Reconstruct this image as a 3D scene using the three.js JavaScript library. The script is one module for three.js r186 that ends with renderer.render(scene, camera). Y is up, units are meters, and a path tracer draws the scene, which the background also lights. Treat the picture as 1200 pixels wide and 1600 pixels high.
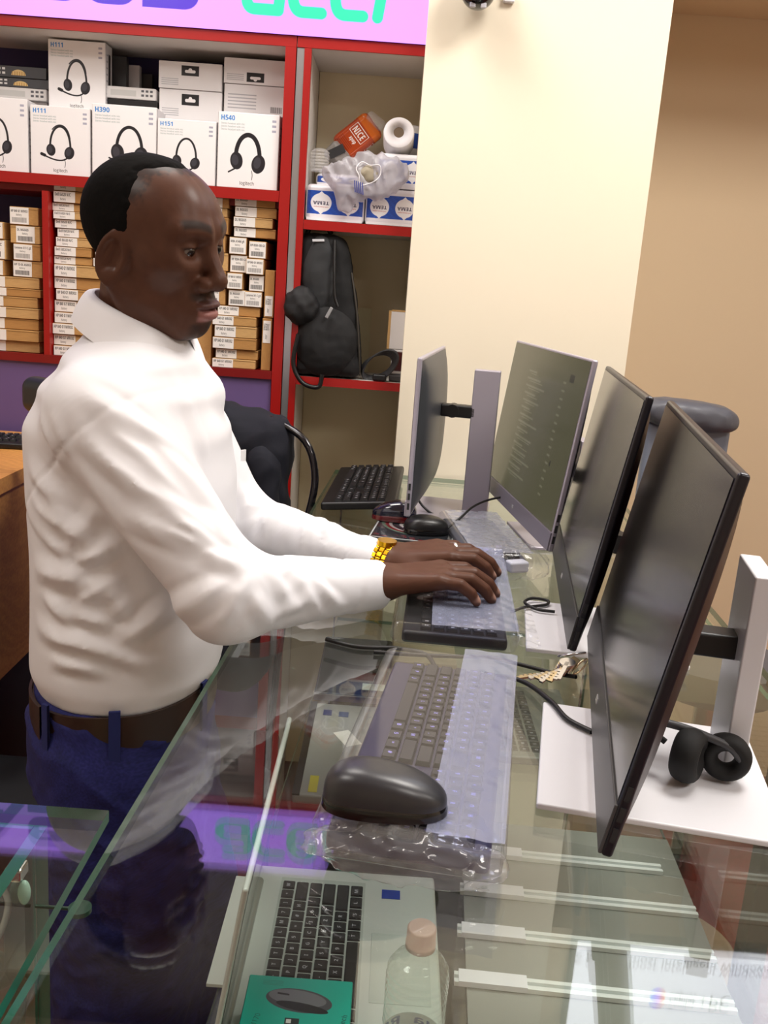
import * as THREE from 'three';
import { RoundedBoxGeometry } from 'three/addons/geometries/RoundedBoxGeometry.js';
import { mergeGeometries } from 'three/addons/utils/BufferGeometryUtils.js';
import { ImprovedNoise } from 'three/addons/math/ImprovedNoise.js';
import { RectAreaLightUniformsLib } from 'three/addons/lights/RectAreaLightUniformsLib.js';

// ---------------------------------------------------------------- camera, lights, exposure
const scene = new THREE.Scene();
scene.background = new THREE.Color(0x0b0a09);
const camera = new THREE.PerspectiveCamera(57.77, 1200 / 1600, 0.03, 30);
camera.position.set(0, 1.48, 0);
camera.rotation.set(-13.6 * Math.PI / 180, 0, 0);
camera.rotateZ(4.2 * Math.PI / 180);
const renderer = new THREE.WebGLRenderer({ antialias: true });
renderer.toneMapping = THREE.LinearToneMapping;
renderer.toneMappingExposure = 1.27;
renderer.shadowMap.enabled = true;
RectAreaLightUniformsLib.init();
const CEIL = 2.75;
// ceiling panels: x, z, width, depth, radiance
const PANELS = [[0.75, -1.25, 0.6, 0.6, 18.5], [1.1, 0.35, 0.6, 0.6, 10], [-0.45, -1.72, 0.6, 0.6, 9.5], [2.1, -0.3, 0.6, 0.6, 10], [-1.25, -0.55, 0.6, 0.6, 9]];

// ---------------------------------------------------------------- helpers
const V = (x, y, z) => new THREE.Vector3(x, y, z);
const noise = new ImprovedNoise();
let seed = 12345;
const rnd = () => { seed = (seed * 1664525 + 1013904223) >>> 0; return seed / 4294967296; };
const rr = (a, b) => a + (b - a) * rnd();
const used = {};
const numbered = (n) => { if (!(n in used)) { used[n] = 0; return n; } used[n]++; return n + '_' + String(used[n]).padStart(3, '0'); };
function thing(name, label, category, pos = [0, 0, 0], turn = 0, group) {
  const o = new THREE.Group(); o.name = numbered(name); o.position.set(...pos); o.rotation.y = turn;
  o.userData = { label, category }; if (group) o.userData.group = group; scene.add(o); return o;
}
function solo(name, label, category, geo, mat, pos = [0, 0, 0], rot = [0, 0, 0], group) {
  const o = new THREE.Mesh(geo, mat); o.name = numbered(name); o.position.set(...pos); o.rotation.set(...rot);
  o.userData = { label, category }; if (group) o.userData.group = group; scene.add(o); return o;
}
function part(parent, name, geo, mat, pos = [0, 0, 0], rot = [0, 0, 0], label) {
  const o = new THREE.Mesh(geo, mat); o.name = name; o.position.set(...pos); o.rotation.set(...rot);
  if (label) o.userData.label = label; parent.add(o); return o;
}
// geometry given in world metres, hung under an unturned group
function partW(parent, name, geo, mat, label) { geo.translate(-parent.position.x, -parent.position.y, -parent.position.z); return part(parent, name, geo, mat, [0, 0, 0], [0, 0, 0], label); }
function struct(name, geo, mat, pos = [0, 0, 0], rot = [0, 0, 0], label) {
  const o = new THREE.Mesh(geo, mat); o.name = name; o.position.set(...pos); o.rotation.set(...rot); o.userData.kind = 'structure';
  if (label) o.userData.label = label; scene.add(o); return o;
}
const B = (w, h, d) => new THREE.BoxGeometry(w, h, d);
const RB = (w, h, d, r = 0.004, s = 2) => new RoundedBoxGeometry(w, h, d, s, Math.min(r, w / 2.01, h / 2.01, d / 2.01));
const bx = (x0, x1, y0, y1, z0, z1) => { const g = B(x1 - x0, y1 - y0, z1 - z0); g.translate((x0 + x1) / 2, (y0 + y1) / 2, (z0 + z1) / 2); return g; };
const tube = (pts, r, n = 48, m = 8, closed = false) => new THREE.TubeGeometry(new THREE.CatmullRomCurve3(pts.map((p) => V(...p)), closed), n, r, m, closed);
const merge = (a) => mergeGeometries(a.map((g) => { const q = g.index ? g.toNonIndexed() : g; for (const k of Object.keys(q.attributes)) if (!['position', 'normal', 'uv'].includes(k)) q.deleteAttribute(k); return q; }), false);
const cyl = (r0, r1, h, n = 24) => new THREE.CylinderGeometry(r0, r1, h, n);
const moved = (g, x, y, z, rx = 0, ry = 0, rz = 0) => { if (rx) g.rotateX(rx); if (ry) g.rotateY(ry); if (rz) g.rotateZ(rz); g.translate(x, y, z); return g; };

function canvasTex(w, h, draw) {
  const c = document.createElement('canvas'); c.width = w; c.height = h; const x = c.getContext('2d'); draw(x, w, h);
  const t = new THREE.CanvasTexture(c); t.colorSpace = THREE.SRGBColorSpace; t.anisotropy = 4; return t;
}
function noiseTex(n, fn, srgb = true) {
  const d = new Uint8Array(n * n * 4);
  for (let j = 0; j < n; j++) for (let i = 0; i < n; i++) { const c = fn(i / n, j / n); const k = (j * n + i) * 4; d[k] = c[0]; d[k + 1] = c[1]; d[k + 2] = c[2]; d[k + 3] = 255; }
  const t = new THREE.DataTexture(d, n, n); t.magFilter = THREE.LinearFilter; t.minFilter = THREE.LinearFilter; t.wrapS = t.wrapT = THREE.RepeatWrapping;
  if (srgb) t.colorSpace = THREE.SRGBColorSpace; t.needsUpdate = true; return t;
}
const M = (color, roughness = 0.6, o = {}) => new THREE.MeshPhysicalMaterial({ color, roughness, metalness: 0, ...o });
const pn = (u, v, f, s = 0) => { const a = u * Math.PI * 2, b = v * Math.PI * 2, R = f / (2 * Math.PI); return noise.noise(Math.cos(a) * R + 7 + s, Math.sin(a) * R + Math.cos(b) * R * 1.3, Math.sin(b) * R * 1.3 + s * 3); };

// ---------------------------------------------------------------- signed distance meshing
const clamp = (x, a = 0, b = 1) => (x < a ? a : x > b ? b : x);
const smin = (a, b, k) => { const h = Math.max(k - Math.abs(a - b), 0) / k; return Math.min(a, b) - h * h * k * 0.25; };
const smax = (a, b, k) => -smin(-a, -b, k);
function cap(x, y, z, a, b, ra, rb) {
  const bx_ = b[0] - a[0], by = b[1] - a[1], bz = b[2] - a[2], px = x - a[0], py = y - a[1], pz = z - a[2];
  const t = clamp((px * bx_ + py * by + pz * bz) / (bx_ * bx_ + by * by + bz * bz));
  const dx = px - bx_ * t, dy = py - by * t, dz = pz - bz * t;
  return Math.sqrt(dx * dx + dy * dy + dz * dz) - (ra + (rb - ra) * t);
}
function ell(x, y, z, cx, cy, cz, rx, ry, rz) {
  const a = (x - cx) / rx, b = (y - cy) / ry, c = (z - cz) / rz, k0 = Math.sqrt(a * a + b * b + c * c);
  const d = a / rx, e = b / ry, f = c / rz, k1 = Math.sqrt(d * d + e * e + f * f);
  return k1 < 1e-9 ? -Math.min(rx, ry, rz) : k0 * (k0 - 1) / k1;
}
function surfaceNets(f, lo, hi, cell) {
  const nx = Math.ceil((hi[0] - lo[0]) / cell) + 1, ny = Math.ceil((hi[1] - lo[1]) / cell) + 1, nz = Math.ceil((hi[2] - lo[2]) / cell) + 1;
  const g = new Float32Array(nx * ny * nz);
  for (let k = 0, n = 0; k < nz; k++) for (let j = 0; j < ny; j++) for (let i = 0; i < nx; i++, n++) g[n] = f(lo[0] + i * cell, lo[1] + j * cell, lo[2] + k * cell);
  const id = new Int32Array(nx * ny * nz).fill(-1), pos = [], idx = [];
  const sx = 1, sy = nx, sz = nx * ny, cs = [0, sx, sy, sx + sy, sz, sx + sz, sy + sz, sx + sy + sz];
  const ed = [[0, 1], [2, 3], [4, 5], [6, 7], [0, 2], [1, 3], [4, 6], [5, 7], [0, 4], [1, 5], [2, 6], [3, 7]];
  for (let k = 0; k < nz - 1; k++) for (let j = 0; j < ny - 1; j++) for (let i = 0; i < nx - 1; i++) {
    const n = i + j * sy + k * sz; let m = 0;
    for (let c = 0; c < 8; c++) if (g[n + cs[c]] < 0) m |= 1 << c;
    if (m === 0 || m === 255) continue;
    let x = 0, y = 0, z = 0, q = 0;
    for (const [a, b] of ed) {
      if (((m >> a) & 1) === ((m >> b) & 1)) continue;
      const va = g[n + cs[a]], vb = g[n + cs[b]], t = va / (va - vb);
      x += (a & 1) + ((b & 1) - (a & 1)) * t; y += ((a >> 1) & 1) + (((b >> 1) & 1) - ((a >> 1) & 1)) * t; z += (a >> 2) + ((b >> 2) - (a >> 2)) * t; q++;
    }
    id[n] = pos.length / 3; pos.push(lo[0] + (i + x / q) * cell, lo[1] + (j + y / q) * cell, lo[2] + (k + z / q) * cell);
  }
  const quad = (a, b, c, d, flip) => { if (a < 0 || b < 0 || c < 0 || d < 0) return; if (flip) idx.push(a, c, b, a, d, c); else idx.push(a, b, c, a, c, d); };
  for (let k = 1; k < nz - 1; k++) for (let j = 1; j < ny - 1; j++) for (let i = 1; i < nx - 1; i++) {
    const n = i + j * sy + k * sz, s = g[n] < 0;
    if (s !== (g[n + sx] < 0)) quad(id[n - sy - sz], id[n - sz], id[n], id[n - sy], !s);
    if (s !== (g[n + sy] < 0)) quad(id[n - sx - sz], id[n - sx], id[n], id[n - sz], !s);
    if (s !== (g[n + sz] < 0)) quad(id[n - sx - sy], id[n - sy], id[n], id[n - sx], !s);
  }
  const o = new THREE.BufferGeometry();
  o.setAttribute('position', new THREE.Float32BufferAttribute(pos, 3)); o.setIndex(idx); o.computeVertexNormals();
  const uv = new Float32Array(pos.length / 3 * 2); for (let n = 0; n < pos.length / 3; n++) { uv[2 * n] = pos[3 * n] + pos[3 * n + 2] * 0.6; uv[2 * n + 1] = pos[3 * n + 1]; }
  o.setAttribute('uv', new THREE.BufferAttribute(uv, 2));
  return o;
}
function smoothed(g, it) {
  const p = g.attributes.position, ix = g.index.array, n = p.count; let a = Float32Array.from(p.array);
  for (let k = 0; k < it; k++) {
    const s = new Float32Array(n * 3), c = new Uint16Array(n);
    for (let i = 0; i < ix.length; i += 3) for (let e = 0; e < 3; e++) { const u = ix[i + e], v = ix[i + (e + 1) % 3]; for (let q = 0; q < 3; q++) { s[3 * u + q] += a[3 * v + q]; s[3 * v + q] += a[3 * u + q]; } c[u]++; c[v]++; }
    const b = new Float32Array(n * 3); for (let i = 0; i < n; i++) for (let q = 0; q < 3; q++) b[3 * i + q] = a[3 * i + q] * 0.4 + 0.6 * s[3 * i + q] / Math.max(1, c[i]); a = b;
  }
  p.array.set(a); g.computeVertexNormals(); return g;
}
function grid(nu, nv, fn, closeU = false) {
  const pos = [], uv = [], idx = [];
  for (let j = 0; j <= nv; j++) for (let i = 0; i <= nu; i++) { const p = fn(i / nu, j / nv); pos.push(p[0], p[1], p[2]); uv.push(i / nu, j / nv); }
  for (let j = 0; j < nv; j++) for (let i = 0; i < nu; i++) { const a = j * (nu + 1) + i, b = a + 1, c = a + nu + 1, d = c + 1; idx.push(a, b, d, a, d, c); }
  const o = new THREE.BufferGeometry(); o.setAttribute('position', new THREE.Float32BufferAttribute(pos, 3)); o.setAttribute('uv', new THREE.Float32BufferAttribute(uv, 2)); o.setIndex(idx); o.computeVertexNormals();
  return o;
}
const fbm = (x, y, z, o = 3) => { let s = 0, a = 0.5, f = 1; for (let i = 0; i < o; i++) { s += a * noise.noise(x * f, y * f, z * f); a *= 0.5; f *= 2.1; } return s; };
// ---------------------------------------------------------------- materials of the place
const plasterTex = noiseTex(256, (u, v) => { const n = 128 + 70 * pn(u, v, 6) + 60 * pn(u, v, 30, 2); return [n, n, n]; }, false);
const wallMat = M(0xf2e8d2, 0.85, { bumpMap: plasterTex, bumpScale: 0.0006 });
const recessMat = M(0xdfcaaa, 0.85, { bumpMap: plasterTex, bumpScale: 0.0006 });
const whiteLam = M(0xd8d2cb, 0.5);
const red = M(0xa0120e, 0.38);
const redDark = M(0x7d0b0c, 0.4);
const navyBack = M(0x2a2050, 0.7);
const purplePanel = M(0x6a5488, 0.55);
const alu = M(0xbfc0c4, 0.32, { metalness: 0.85 });
const steel = M(0xd9d9dc, 0.2, { metalness: 1 });
const blackPl = M(0x101012, 0.42);
const blackGl = M(0x0a0a0c, 0.12, { clearcoat: 0.5, clearcoatRoughness: 0.08 });
const darkGrey = M(0x2a2b2e, 0.5);
const whitePl = M(0xe9e9ee, 0.35);
const cord = M(0x0b0b0c, 0.45);
const glass = M(0xfafdfb, 0.02, { transmission: 1, thickness: 0, ior: 1.52 });
const glassEdge = M(0x2d6f57, 0.15, { transmission: 0.35, thickness: 0, ior: 1.5 });
const glassBright = M(0xbfe0d0, 0.2, { transmission: 0.3, thickness: 0, ior: 1.5 });
// a sheet of float glass: clear faces, green ground edges; thin = axis of the thickness
function pane(w, h, d) { const t = Math.min(w, h, d); const axis = t === w ? 0 : t === h ? 1 : 2; const m = []; for (let i = 0; i < 6; i++) m.push(Math.floor(i / 2) === axis ? glass : glassEdge); return [B(w, h, d), m]; }
const grainTex = (c0, c1, fx, fy) => noiseTex(512, (u, v) => { const a = Math.pow(Math.abs(pn(u * fx % 1, v, 26) + 0.5 * pn(u, v * fy % 1, 60, 3)), 0.7), b = 0.5 + 0.5 * pn(u, v, 5, 9); const t = clamp(a * 0.8 + b * 0.35); return [0, 1, 2].map((k) => c0[k] + (c1[k] - c0[k]) * t); });
const woodTex = noiseTex(512, (u, v) => { const w = pn(u, v, 4, 1) * 0.9; const r = 0.5 + 0.5 * Math.sin((v * 26 + w * 6) * 2 * Math.PI); const s = pn(u, v, 120, 5) * 0.5; const t = clamp(0.35 + 0.14 * r + 0.5 * s + 0.35 * w); return [238 - 66 * t, 176 - 66 * t, 98 - 46 * t]; });
const wood = M(0xffffff, 0.42, { map: woodTex });
woodTex.repeat.set(1, 1);

// ---------------------------------------------------------------- the room
const SZ = -2.25, SB = -2.49;                                   // front and back of the shelving
const RX0 = -2.4, RX1 = 3.0, RZ1 = 2.6, RZ0 = -2.8;
const floorTex = noiseTex(512, (u, v) => { const n = 12 * pn(u, v, 8) + 18 * pn(u, v, 90, 4); return [122 + n, 20 + n * 0.4, 20 + n * 0.4]; });
floorTex.repeat.set(4, 4);
struct('floor', B(RX1 - RX0, 0.1, RZ1 - RZ0), M(0xffffff, 0.6, { map: floorTex }), [(RX0 + RX1) / 2, -0.05, (RZ0 + RZ1) / 2], [0, 0, 0], 'dark red carpet floor');
struct('ceiling', B(RX1 - RX0 + 0.2, 0.1, RZ1 - RZ0 + 0.2), M(0xf0ece4, 0.9), [(RX0 + RX1) / 2, CEIL + 0.05, (RZ0 + RZ1) / 2], [0, 0, 0], 'white painted ceiling');
struct('wall_back', B(RX1 - RX0 + 0.2, CEIL, 0.1), recessMat, [(RX0 + RX1) / 2, CEIL / 2, RZ0 - 0.05], [0, 0, 0], 'tan painted back wall behind the pillar');
struct('wall_left', B(0.1, CEIL, RZ1 - RZ0), wallMat, [RX0 - 0.05, CEIL / 2, (RZ0 + RZ1) / 2], [0, 0, 0], 'cream wall beyond the shelves');
struct('wall_right', B(0.1, CEIL, RZ1 - RZ0), wallMat, [RX1 + 0.05, CEIL / 2, (RZ0 + RZ1) / 2], [0, 0, 0], 'cream side wall of the shop');
struct('wall_front', B(RX1 - RX0 + 0.2, CEIL, 0.1), wallMat, [(RX0 + RX1) / 2, CEIL / 2, RZ1 + 0.05], [0, 0, 0], 'cream wall opposite the shelves');
struct('wall_pillar', B(0.518, CEIL, 0.619), wallMat, [0.016 + 0.259, CEIL / 2, -2.4895], [0, 0, 0], 'wide cream painted pillar at the end of the glass counter');
struct('wall_fascia', bx(-2.4, 0.0155, 2.187, CEIL, SB - 0.005, SZ - 0.01), M(0x3b2c23, 0.6), [0, 0, 0], [0, 0, 0], 'dark brown fascia above the glowing sign');
struct('wall_bulkhead', B(RX1 - 0.534, CEIL - 2.262, 0.619), recessMat, [(RX1 + 0.534) / 2, (CEIL + 2.262) / 2, -2.4895], [0, 0, 0], 'lowered bulkhead above the recess right of the pillar');

// ceiling panels: the glowing face and the light in front of it
for (const [x, z, w, d, e] of PANELS) {
  const t = thing('ceiling_light', 'square white ceiling light panel ' + (x > 2 ? 'beyond the monitors' : x > 0 ? (z < 0 ? 'above the monitors' : 'above the customers side of the counter') : x < -1 ? 'left of the man' : 'above the man'), 'lamp', [x, CEIL, z]);
  part(t, 'frame', merge([bx(-w / 2 - 0.02, w / 2 + 0.02, -0.02, 0, -d / 2 - 0.02, -d / 2), bx(-w / 2 - 0.02, w / 2 + 0.02, -0.02, 0, d / 2, d / 2 + 0.02), bx(-w / 2 - 0.02, -w / 2, -0.02, 0, -d / 2, d / 2), bx(w / 2, w / 2 + 0.02, -0.02, 0, -d / 2, d / 2)]), whitePl);
  part(t, 'diffuser', B(w, 0.008, d), new THREE.MeshStandardMaterial({ color: 0xffffff, emissive: 0xfffaf3, emissiveIntensity: 1.0, roughness: 0.6 }), [0, -0.006, 0]);
  const l = new THREE.RectAreaLight(0xfffaf3, e, w, d); l.position.set(0, -0.014, 0); l.rotation.x = -Math.PI / 2; l.name = 'panel_light'; t.add(l);
}

// ---------------------------------------------------------------- wall shelving
{
  const t = thing('wall_shelving', 'red edged wall shelving filled with boxes, with a dark blue back', 'shelving', [-0.95, 0, SZ]);
  const P = (n, x0, x1, y0, y1, z0, z1, m, l) => partW(t, n, bx(x0, x1, y0, y1, z0, z1), m, l);
  P('back_panel', -1.6, -0.285, 1.0, 2.0, SB, SB + 0.008, navyBack, 'dark blue back panel');
  P('top_board', -1.6, 0.2, 1.986, 2.004, SB + 0.0, SZ - 0.004, whiteLam, 'white laminate top board');
  P('edge_strip', -1.6, -0.27, 1.984, 2.006, SZ - 0.003, SZ + 0.003, red);
  P('edge_strip', -0.268, 0.2, 1.984, 2.006, SZ - 0.003, SZ + 0.003, red);
  P('shelf_board', -1.6, -0.295, 1.655, 1.675, SB + 0.009, SZ - 0.004, redDark);
  P('edge_strip', -1.6, -0.295, 1.653, 1.677, SZ - 0.003, SZ + 0.003, red);
  P('shelf_board', -1.6, -0.295, 1.64, 1.6545, SB + 0.009, SZ - 0.03, redDark);
  P('shelf_board', -1.6, -0.295, 1.246, 1.262, SB + 0.009, SZ - 0.003, redDark);
  P('edge_strip', -1.6, -0.295, 1.244, 1.264, SZ - 0.002, SZ + 0.004, redDark);
  P('upright', -0.294, -0.270, 0.0, 1.9835, SZ - 0.24, SZ + 0.004, red);
  P('upright', -0.844, -0.830, 1.262, 1.64, SZ - 0.235, SZ + 0.003, red);
  P('lower_panel', -1.6, -0.296, 0.35, 1.244, SZ - 0.02, SZ - 0.004, purplePanel, 'purple lower panel');
  P('plinth', -1.6, -0.296, 0.0, 0.35, SZ - 0.03, SZ - 0.004, redDark);
  P('silver_strip', -0.268, -0.252, 0.0, 1.983, SZ - 0.01, SZ + 0.001, alu, 'grey strip between the red uprights');
  P('upright', -0.2515, -0.236, 0.0, 1.983, SZ - 0.01, SZ + 0.004, red);
  P('side_panel', -0.2515, -0.239, 0.0, 1.983, SB + 0.0, SZ - 0.012, whiteLam, 'white laminate side panel');
  P('shelf_board', -0.238, 0.19, 1.60, 1.617, SB + 0.0, SZ - 0.004, whiteLam);
  P('edge_strip', -0.235, 0.19, 1.597, 1.618, SZ - 0.003, SZ + 0.003, red);
  P('shelf_board', -0.238, 0.19, 1.238, 1.256, SB + 0.0, SZ - 0.004, whiteLam);
  P('edge_strip', -0.235, 0.19, 1.237, 1.257, SZ - 0.003, SZ + 0.003, red);
  P('inner_back', -0.238, 0.19, 0.1, 1.99, SB - 0.006, SB - 0.001, M(0xdccfae, 0.8), 'cream plywood back of the narrow bay');
}
// backlit sign
{
  const W = 1.95, H = 0.178, x0 = -1.6;
  const tex = canvasTex(2048, 188, (c, w, h) => {
    const k = w / W, X = (x) => (x - x0) * k, Yp = (y) => h - (y - 2.005) * h / H;
    c.fillStyle = '#b07cff'; c.fillRect(0, 0, w, h);
    c.strokeStyle = '#3d1f9a'; c.lineJoin = 'round'; c.lineCap = 'butt';
    const yb = Yp(2.04), yt = Yp(2.152), ym = (yb + yt) / 2, lw = 31; c.lineWidth = lw;
    const S = (a, b) => { const l = X(a) + 6, r = X(b) - 6, o = lw / 2, q = 22; c.beginPath(); c.moveTo(r, yt + o); c.lineTo(l + o + q, yt + o); c.quadraticCurveTo(l + o, yt + o, l + o, (yt + ym) / 2 + 6); c.quadraticCurveTo(l + o, ym, l + o + q, ym); c.lineTo(r - o - q, ym); c.quadraticCurveTo(r - o, ym, r - o, (yb + ym) / 2 - 4); c.quadraticCurveTo(r - o, yb - o, r - o - q, yb - o); c.lineTo(l, yb - o); c.stroke(); };
    const U = (a, b) => { const l = X(a) + 6, r = X(b) - 6, o = lw / 2, q = 26; c.beginPath(); c.moveTo(l + o, yt); c.lineTo(l + o, yb - o - q); c.quadraticCurveTo(l + o, yb - o, l + o + q, yb - o); c.lineTo(r - o - q, yb - o); c.quadraticCurveTo(r - o, yb - o, r - o, yb - o - q); c.lineTo(r - o, yt); c.stroke(); };
    const A = (a, b) => { c.beginPath(); c.moveTo(X(a) + 10, yb); c.lineTo((X(a) + X(b)) / 2, yt + 10); c.lineTo(X(b) - 10, yb); c.stroke(); c.beginPath(); c.moveTo(X(a) + 60, ym + 14); c.lineTo(X(b) - 60, ym + 14); c.stroke(); };
    A(-1.09, -0.915); S(-0.911, -0.748); U(-0.746, -0.621); S(-0.619, -0.483);
    c.strokeStyle = '#1fae86'; c.lineWidth = 25; c.lineCap = 'round';
    const o = 13, ax = X(-0.393);
    const L = (i) => ax + i * 98;                                // a c e r
    const tt = yt + 14, bb = yb - o, mm = (tt + bb) / 2, sl = 12;
    c.beginPath(); c.moveTo(L(0) + 20 + sl, tt); c.lineTo(L(0) + 66 + sl, tt); c.quadraticCurveTo(L(0) + 92 + sl, tt, L(0) + 88, mm); c.lineTo(L(0) + 84, bb); c.lineTo(L(0) + 30, bb); c.quadraticCurveTo(L(0) + 8, bb, L(0) + 10, mm + 16); c.quadraticCurveTo(L(0) + 14, mm - 2, L(0) + 34, mm - 2); c.lineTo(L(0) + 86, mm - 2); c.stroke();
    c.beginPath(); c.moveTo(L(1) + 92, tt); c.lineTo(L(1) + 50, tt); c.quadraticCurveTo(L(1) + 22, tt, L(1) + 19, mm); c.quadraticCurveTo(L(1) + 16, bb, L(1) + 44, bb); c.lineTo(L(1) + 86, bb); c.stroke();
    c.beginPath(); c.moveTo(L(2) + 22, mm); c.lineTo(L(2) + 84, mm - 4); c.quadraticCurveTo(L(2) + 90, tt, L(2) + 56, tt); c.quadraticCurveTo(L(2) + 22, tt, L(2) + 19, mm); c.quadraticCurveTo(L(2) + 16, bb, L(2) + 44, bb); c.lineTo(L(2) + 84, bb); c.stroke();
    c.beginPath(); c.moveTo(L(3) + 20, bb); c.lineTo(L(3) + 26, mm); c.quadraticCurveTo(L(3) + 30, tt, L(3) + 60, tt); c.lineTo(L(3) + 78, tt); c.stroke();
  });
  const t = thing('backlit_sign', 'glowing purple fascia sign with dark blue and green computer brand lettering above the shelves', 'sign', [x0 + W / 2, 2.0065, SZ]);
  part(t, 'housing', bx(-W / 2, W / 2, 0, H + 0.004, -0.08, 0.006), redDark);
  const f = new THREE.PlaneGeometry(W, H);
  part(t, 'face', f, new THREE.MeshStandardMaterial({ color: 0x222222, emissive: 0xffffff, emissiveMap: tex, emissiveIntensity: 1.8, roughness: 0.3 }), [0, H / 2, 0.008], [0, 0, 0], 'glowing purple face with lettering');
  const l = new THREE.RectAreaLight(0xb98cff, 0.5, W, H); l.position.set(0, H / 2, 0.02); l.rotation.y = Math.PI; l.name = 'sign_light'; t.add(l);
}
// backlit poster on the bulkhead (its reflection lies in the counter glass)
{
  const W = 0.86, H = 0.42;
  const tex = canvasTex(1024, 500, (c, w, h) => {
    c.fillStyle = '#f2f4ff'; c.fillRect(0, 0, w, h);
    c.fillStyle = '#334'; c.font = '40px sans-serif'; c.textAlign = 'right'; c.fillText('The fastest, most', 262, h - 44); c.textAlign = 'left'; c.fillText('intelligent Windows', 275, h - 44);
    c.fillStyle = '#112'; c.font = '60px sans-serif'; c.fillText('Copilot', 318, h - 165, 85); c.fillText('+PC', 412, h - 165);
    const g = c.createLinearGradient(256, 0, 306, 0); g.addColorStop(0, '#3aa0ff'); g.addColorStop(0.5, '#a04bff'); g.addColorStop(1, '#ff7a3a'); c.fillStyle = g; c.beginPath(); c.ellipse(281, h - 182, 26, 30, 0, 0, 7); c.fill();
    c.fillStyle = '#889'; c.font = '26px sans-serif'; c.fillText('with NPU', 130, h - 300); c.fillText('Business ready', 560, h - 275);
    c.strokeStyle = '#777'; c.lineWidth = 5; c.strokeRect(620, 40, 300, 120);
  });
  const t = thing('backlit_poster', 'white backlit computer poster high on the bulkhead, mirrored in the counter glass', 'poster', [0.60 + W / 2, 2.275, -2.18]);
  part(t, 'housing', bx(-W / 2 - 0.01, W / 2 + 0.01, -0.01, H + 0.01, 0.001, 0.028), blackPl);
  part(t, 'face', new THREE.PlaneGeometry(W, H), new THREE.MeshStandardMaterial({ color: 0x222222, emissive: 0xffffff, emissiveMap: tex, emissiveIntensity: 3.6, roughness: 0.4 }), [0, H / 2, 0.03]);
  const l = new THREE.RectAreaLight(0xeef0ff, 0.6, W, H); l.position.set(0, H / 2, 0.04); l.rotation.y = Math.PI; l.name = 'poster_light'; t.add(l);
}
// dome camera and conduit on the pillar
{
  const t = thing('dome_camera', 'white and black dome security camera at the top of the pillar', 'camera', [0.115, 2.155, -2.179]);
  part(t, 'mount_plate', cyl(0.05, 0.05, 0.012, 32), whitePl, [0, 0, 0.006], [Math.PI / 2, 0, 0]);
  part(t, 'arm', merge([moved(cyl(0.016, 0.016, 0.06, 16), 0, 0, 0.035, Math.PI / 2), moved(cyl(0.02, 0.016, 0.03, 16), 0, -0.015, 0.06)]), whitePl);
  part(t, 'shell', new THREE.SphereGeometry(0.05, 32, 20, 0, 7, 0, 1.9), whitePl, [0, -0.062, 0.062], [0.25, 0, 0]);
  const dm = part(t, 'dome', new THREE.SphereGeometry(0.036, 28, 18), blackGl, [0, -0.072, 0.072], [0, 0, 0], 'black glossy dome');
  part(dm, 'lens', cyl(0.012, 0.012, 0.006, 20), darkGrey, [-0.008, -0.016, 0.03], [1.0, 0, 0.2]);
  for (const [x, y] of [[-0.01, -0.031], [0.012, -0.031]]) part(dm, 'infrared_lamp', RB(0.012, 0.01, 0.006, 0.002), M(0xc9c9d2, 0.3), [x, y, 0.017]);
  solo('junction_clip', 'small white cable clip beside the dome camera', 'clip', RB(0.024, 0.022, 0.014, 0.003), whitePl, [0.185, 2.094, -2.172]);
}
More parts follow.
